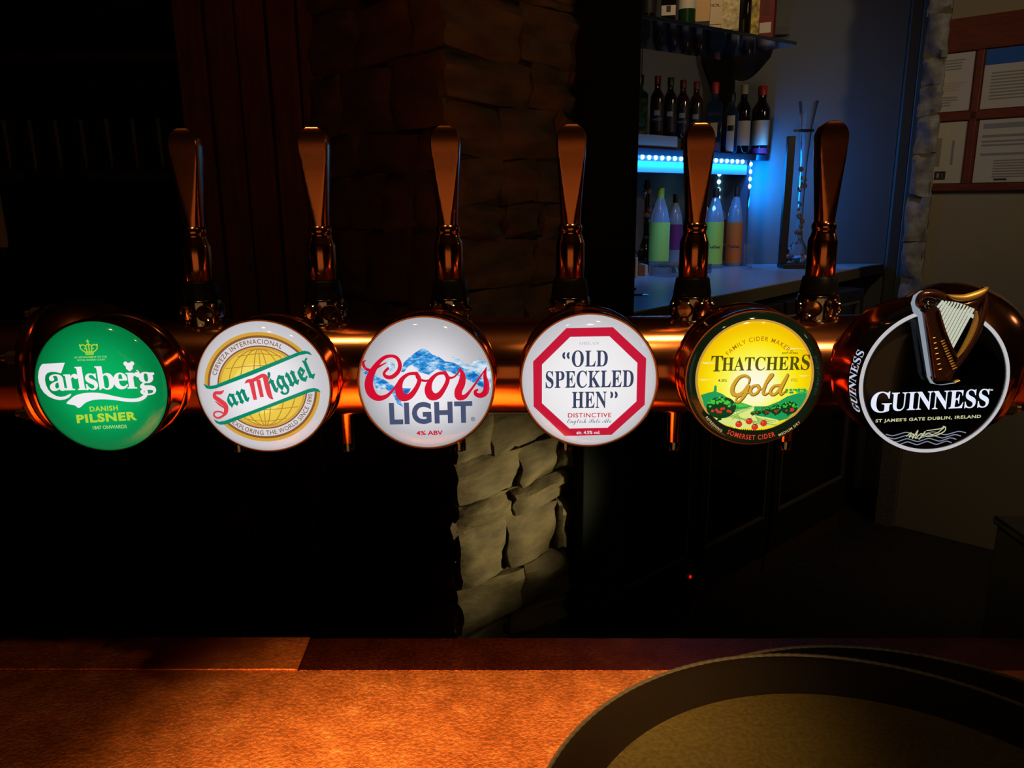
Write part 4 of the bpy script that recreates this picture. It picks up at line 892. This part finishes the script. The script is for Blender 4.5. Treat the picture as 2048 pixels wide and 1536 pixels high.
def tb(px, yb, wpx, H, kind, g, cp, lb, label, **k):
    p, r, h = top(px, yb, wpx, H); make_bottle(k.pop('name', 'spirit_bottle'), label, p, r, h, kind, g, cp, lb, GT, **k)
tb(1254, 20, 22, .24, 'spirit', g_red, c_black, l_orange, 'bottle with orange label at the left end of the glass shelf')
tb(1283, 27, 26, .26, 'spirit', g_brown, c_black, l_tan, 'brown bottle with low tan label second on the glass shelf', lz=(.02, .09))
tb(1317, 33, 32, .27, 'spirit', g_black, c_black, l_black, 'dark bottle with a round seal beside the black square labelled bottle', emblem=em_w, lz=(.05, .5))
tb(1357, 40, 32, .27, 'square', g_black, c_black, l_white, 'dark bottle with wavy white label and black mark on the glass shelf', lz=(.06, .17), emblem=l_black)
tb(1394, 47, 34, .27, 'spirit', g_green, c_black, l_white, 'green bottle with dark lower label and pale letters on the glass shelf', lz=(.18, .50), txt='YARL', txtm=mat('pale letters', (.5, .47, .4, 1), .5))
tb(1424, 52, 34, .27, 'square', g_clear, c_cream, l_tan, 'pale tan label bottle left of the cream white bottle', lz=(.06, .55))
tb(1447, 56, 36, .26, 'square', mat('cream stone bottle', (.85, .70, .44, 1), .5), c_cream, l_cream, 'cream white stone bottle in the middle of the glass shelf', lz=(.05, .60), txt='VIOL', name='stone_bottle')
tb(1478, 62, 42, .27, 'square', mat('floral stone bottle', (.80, .66, .40, 1), .5), c_cream, l_floral, 'cream bottle printed with green flowers on the glass shelf', lz=(.02, .62), name='stone_bottle')
tb(1506, 67, 30, .27, 'wine', g_black, c_black, None, 'plain black bottle right of the floral bottle')
tb(1527, 72, 22, .27, 'square', g_clear, c_black, mat('yellow black label', (.70, .38, .04, 1), .5, var=.95, bscale=45), 'yellow and black patterned bottle near the right end of the glass shelf', lz=(.02, .62))
p = PZ(1550, 77, zg)+NG*.04
bxo = thing('gift_carton', 'dark red bottle carton with pale print at the right end of the glass shelf', 'carton', Matrix.Translation((p.x, p.y, zg+.0003)) @ Matrix.Rotation(radians(-25), 4, 'Z'))
s = MB(); s.box(-.028, .028, -.028, .028, 0, .26, mat('dark red carton', (.20, .014, .010, 1), .5)); cb = s.build('carton', bxo, .001)
s = MB(); s.box(-.020, .020, -.0292, -.0285, .02, .055, l_white); s.box(-.012, .012, -.0292, -.0285, .08, .18, l_dred); s.build('printed_panel', cb)
# half-yard glass on a wooden stand, and its twin at the left
wood_b = mat('dark stand wood', (.020, .012, .008, 1), .45); amber = mat('bead decoration', (.22, .13, .075, 1), .25, var=.6, bscale=60)
def yard(label, px, yb, yt, plane_off, lean=0):
    p = PZ(px, yb, zw) if yb > 500 else None
    q = PY(px+3, yt, p.y); H = q.z-zw
    t = thing('yard_glass', label, 'yard glass', Matrix.Translation((p.x, p.y, zw+.0003)))
    s = MB(); prof = [(.0001, .025), (.030, .032), (.047, .055), (.050, .078), (.040, .105), (.022, .135), (.014, .18), (.013, H*.45), (.016, H*.65), (.026, H*.85), (.046, H)]
    s.lathe(prof, glass, None, 24, caps=False); s.build('glass_body', t)
    r2 = random.Random(int(px))
    b_ = MB()
    for i in range(46):
        z_ = .035+(H*.62-.035)*r2.random()**1.5; rr = .046 if z_ < .1 else .013; a = r2.random()*6.283; sz = r2.uniform(.007, .015)
        b_.lathe([(.0001, -sz), (sz*.7, -sz*.7), (sz, 0), (sz*.7, sz*.7), (.0001, sz)], amber if i % 3 else st_m, Matrix.Translation((rr*cos(a), rr*sin(a), z_)), 7)
    o = b_.build('bead_string', t); o['kind'] = 'stuff'
    s = MB(); s.box(-.075, .06, -.05, .06, 0, .022, wood_b); s.box(-.085, -.050, -.012, .02, .022, H*.80, wood_b); s.build('stand', t, .003)
    s = MB(); ring = [(.030*cos(2*pi*i/24), .030*sin(2*pi*i/24), H*.83) for i in range(24)]; s.tube(ring, .006, wood_b, None, 8, True); s.box(-.058, -.03, -.006, .006, H*.825, H*.838, wood_b); s.build('holder_ring', t)
    return t
yard('tall half yard glass strung with beads on a dark wooden stand by the grey wall', 1592, 536, 203, 0)
def yard2():
    p = PP(1291, 520, B0+NB*.22, NB)
    t = thing('beaded_bottle', 'slender bead covered bottle at the left end of the blue niche', 'bottle', Matrix.Translation((p.x, p.y, zw+.0003)))
    s = MB(); s.lathe([(.03, 0), (.045, .03), (.046, .07), (.03, .11), (.014, .16), (.012, .30), (.015, .40), (.015, .42)], g_black, None, 20); s.build('glass_body', t)
    r2 = random.Random(4); b_ = MB()
    for i in range(40):
        z_ = .02+.38*r2.random(); rr = .047 if z_ < .09 else .030 if z_ < .12 else .014; a = r2.random()*6.283; sz = r2.uniform(.007, .015)
        b_.lathe([(.0001, -sz), (sz*.7, -sz*.7), (sz, 0), (sz*.7, sz*.7), (.0001, sz)], amber if i % 3 else st_m, Matrix.Translation((rr*cos(a), rr*sin(a), z_)), 7)
    o = b_.build('bead_string', t); o['kind'] = 'stuff'
yard2()
# ------------------------------------------------------------------ notice frame on the right wall
nf = thing('notice_frame', 'red brown wooden notice frame with four papers on the beige wall', 'notice board', MA)
nfw = mat('red brown frame wood', (.11, .016, .005, 1), .5, bump=.1, bscale=20, stretch=(1, 1, 6), var=.25)
x0, z0 = na(1850, 383); x1, _ = na(2048, 383); _, z1 = na(1900, 40); x1 += .12
s = MB(); s.box(x0-.03, x1, -.010, -.001, z0, z1, nfw); s.build('back_panel', nf)
paper = mat('white paper', (.42, .40, .37, 1), .7); cream_p = mat('cream paper', (.42, .39, .30, 1), .7); ink = mat('grey print', (.20, .19, .18, 1), .7); blue_p = mat('blue print', (.012, .085, .34, 1), .7); ink2 = mat('blue grey print', (.20, .21, .24, 1), .7)
tops = (na(1972, 100)[1], na(1972, 218)[1], na(1972, 240)[1], na(1972, 365)[1])
xm0, xm1 = na(1940, 230)[0], na(1955, 230)[0]
def bar_(a, b_, c, d, nm):
    s = MB(); s.box(a, b_, -.022, -.010, c, d, nfw); s.build(nm, nf, .003)
bar_(x0-.03, x1, z0, tops[3]-.004, 'frame_rail'); bar_(x0-.03, x1, tops[2]+.004, tops[1]-.004, 'frame_rail'); bar_(x0-.03, x1, tops[0]+.004, z1, 'frame_rail')
bar_(xm0, xm1, tops[3]-.004, tops[0]+.004, 'frame_stile'); bar_(x1-.03, x1, tops[3]-.004, tops[0]+.004, 'frame_stile')
def sheet(a, b_, c, d, m, lines, lab):
    s = MB(); s.box(a, b_, -.0145, -.0112, c, d, m); sh = s.build('paper', nf); tag(sh, lab)
    s = MB()
    for (u0, u1, v0, v1, mm) in lines: s.box(a+(b_-a)*u0, a+(b_-a)*u1, -.0150, -.0146, c+(d-c)*v0, c+(d-c)*v1, mm)
    s.build('print', sh)['kind'] = 'stuff'
r3 = random.Random(2)
def lines(v0, v1, n, u0, u1, m, j=.3): return [(u0, u1-(u1-u0)*j*r3.random(), v0+(v1-v0)*i/n, v0+(v1-v0)*(i+.45)/n, m) for i in range(n)]
pink = mat('faded pink print', (.38, .30, .27, 1), .7)
sheet(x0-.02, xm0-.006, tops[1], tops[0], paper, lines(.10, .28, 4, .1, .7, ink)+lines(.36, .52, 4, .1, .9, pink)+lines(.72, .92, 4, .3, .8, ink2), 'white notice, top left of the frame')
sheet(x0-.02, xm0-.004, tops[3], tops[2], cream_p, [(.30, .42, .28, .75, ink), (.68, .74, .30, .70, ink), (.32, .60, .06, .20, l_black), (.38, .44, .09, .17, cream_p), (.50, .54, .09, .17, cream_p)], 'cream notice with a small black square, bottom left')
sheet(xm1+.006, x1-.036, tops[1], tops[0], paper, [(0, 1, .74, 1, blue_p)]+lines(.15, .64, 9, .10, .9, ink), 'notice with blue header, top right')
sheet(xm1+.012, x1-.036, tops[3], tops[2], paper, [(.06, .94, .86, .94, ink2), (.06, .94, .72, .76, ink), (.06, .94, .64, .67, ink), (.06, .94, .58, .61, ink), (.06, .94, .43, .47, ink2)]+lines(.08, .38, 7, .25, .9, ink)+[(.28, .45, .03, .06, l_black)], 'notice with ruled grey lines, bottom right')
# ------------------------------------------------------------------ glass rack in the dark at the left
rackY = 2.55
rz0 = PY(180, 345, rackY).z; rz1 = PY(180, 140, rackY).z
rk = thing('glass_rack', 'dark wooden glass rack on the unlit wall at the left', 'rack', (-1.15, rackY, 0))
s = MB(); s.box(-.85, .28, -.14, .16, rz0-.03, rz0, wood_b); s.build('shelf', rk, .002)
s = MB(); s.box(-.85, .28, -.14, .16, rz1, rz1+.03, wood_b); s.build('hanging_rail', rk, .002)
for x in (-.85, .26):
    s = MB(); s.box(x, x+.02, -.14, .16, 0, rz1+.03, wood_b); s.build('side', rk)
s = MB(); s.box(-.85, .28, .16, .18, 0, 2.9, mat('black back panel', (.006, .005, .005, 1), .6)); s.build('back_panel', rk)
drink = mat('dark room glassware', (.40, .44, .45, 1), .06, 0, .95, ior=1.18, spec=.25)
def stem(loc):
    t = thing('wine_glass', 'stemmed wine glass hanging upside down in the unlit rack', 'glass', loc, 'wine glasses hanging in the dark rack')
    s = MB(); s.lathe([(.032, -.001), (.006, -.006), (.004, -.08), (.012, -.09), (.032, -.115), (.038, -.15), (.033, -.20)], drink, None, 18, caps=False); s.build('bowl', t); return t
def beer(loc):
    t = thing('pint_glass', 'straight pint glass standing on the unlit rack shelf', 'glass', loc, 'pint glasses on the dark rack shelf')
    s = MB(); s.lathe([(.030, 0), (.042, .15), (.040, .15), (.028, .008), (.0001, .008)], drink, None, 18, caps=False); s.build('bowl', t); return t
g0 = stem((0, 0, 0)); b0 = beer((0, 0, 0))
for i in range(7):
    x = PY(18+50*i, 200, rackY).x
    g = g0 if i == 0 else copy_tree(g0); g.location = (x, rackY+.08, rz1-.0005)
    g = b0 if i == 0 else copy_tree(b0); g.location = (x+.03, rackY-.08, rz0+.0005)
# white card at the extreme left
p = PY(-6, 492, 1.6); cd = thing('menu_card', 'pale folded menu card cut by the left edge of the picture', 'card', Matrix.Translation(p))
cm = mat('pale card', (.30, .30, .24, 1), .6)
sh_ = [(PY(14, 495, 1.6)-p), (PY(-70, 495, 1.6)-p), (PY(-70, 380, 1.6)-p), (PY(-3, 385, 1.6)-p), (PY(12, 470, 1.6)-p)]
s = MB(); n = 5; s.add([(v_.x, 0, v_.z) for v_ in sh_]+[(v_.x, .004, v_.z) for v_ in sh_], [tuple(range(5)), tuple(range(9, 4, -1))]+[(i, (i+1) % n, n+(i+1) % n, n+i) for i in range(n)], cm); s.build('front_leaf', cd)
xl = PY(-330, 495, 1.6).x-p.x
s = MB(); s.box(xl, .01, .004, .012, -.02, -.003, wood_b); s.box(xl, xl+.03, .004, .03, -p.z, -.02, wood_b); s.build('holder_post', cd)
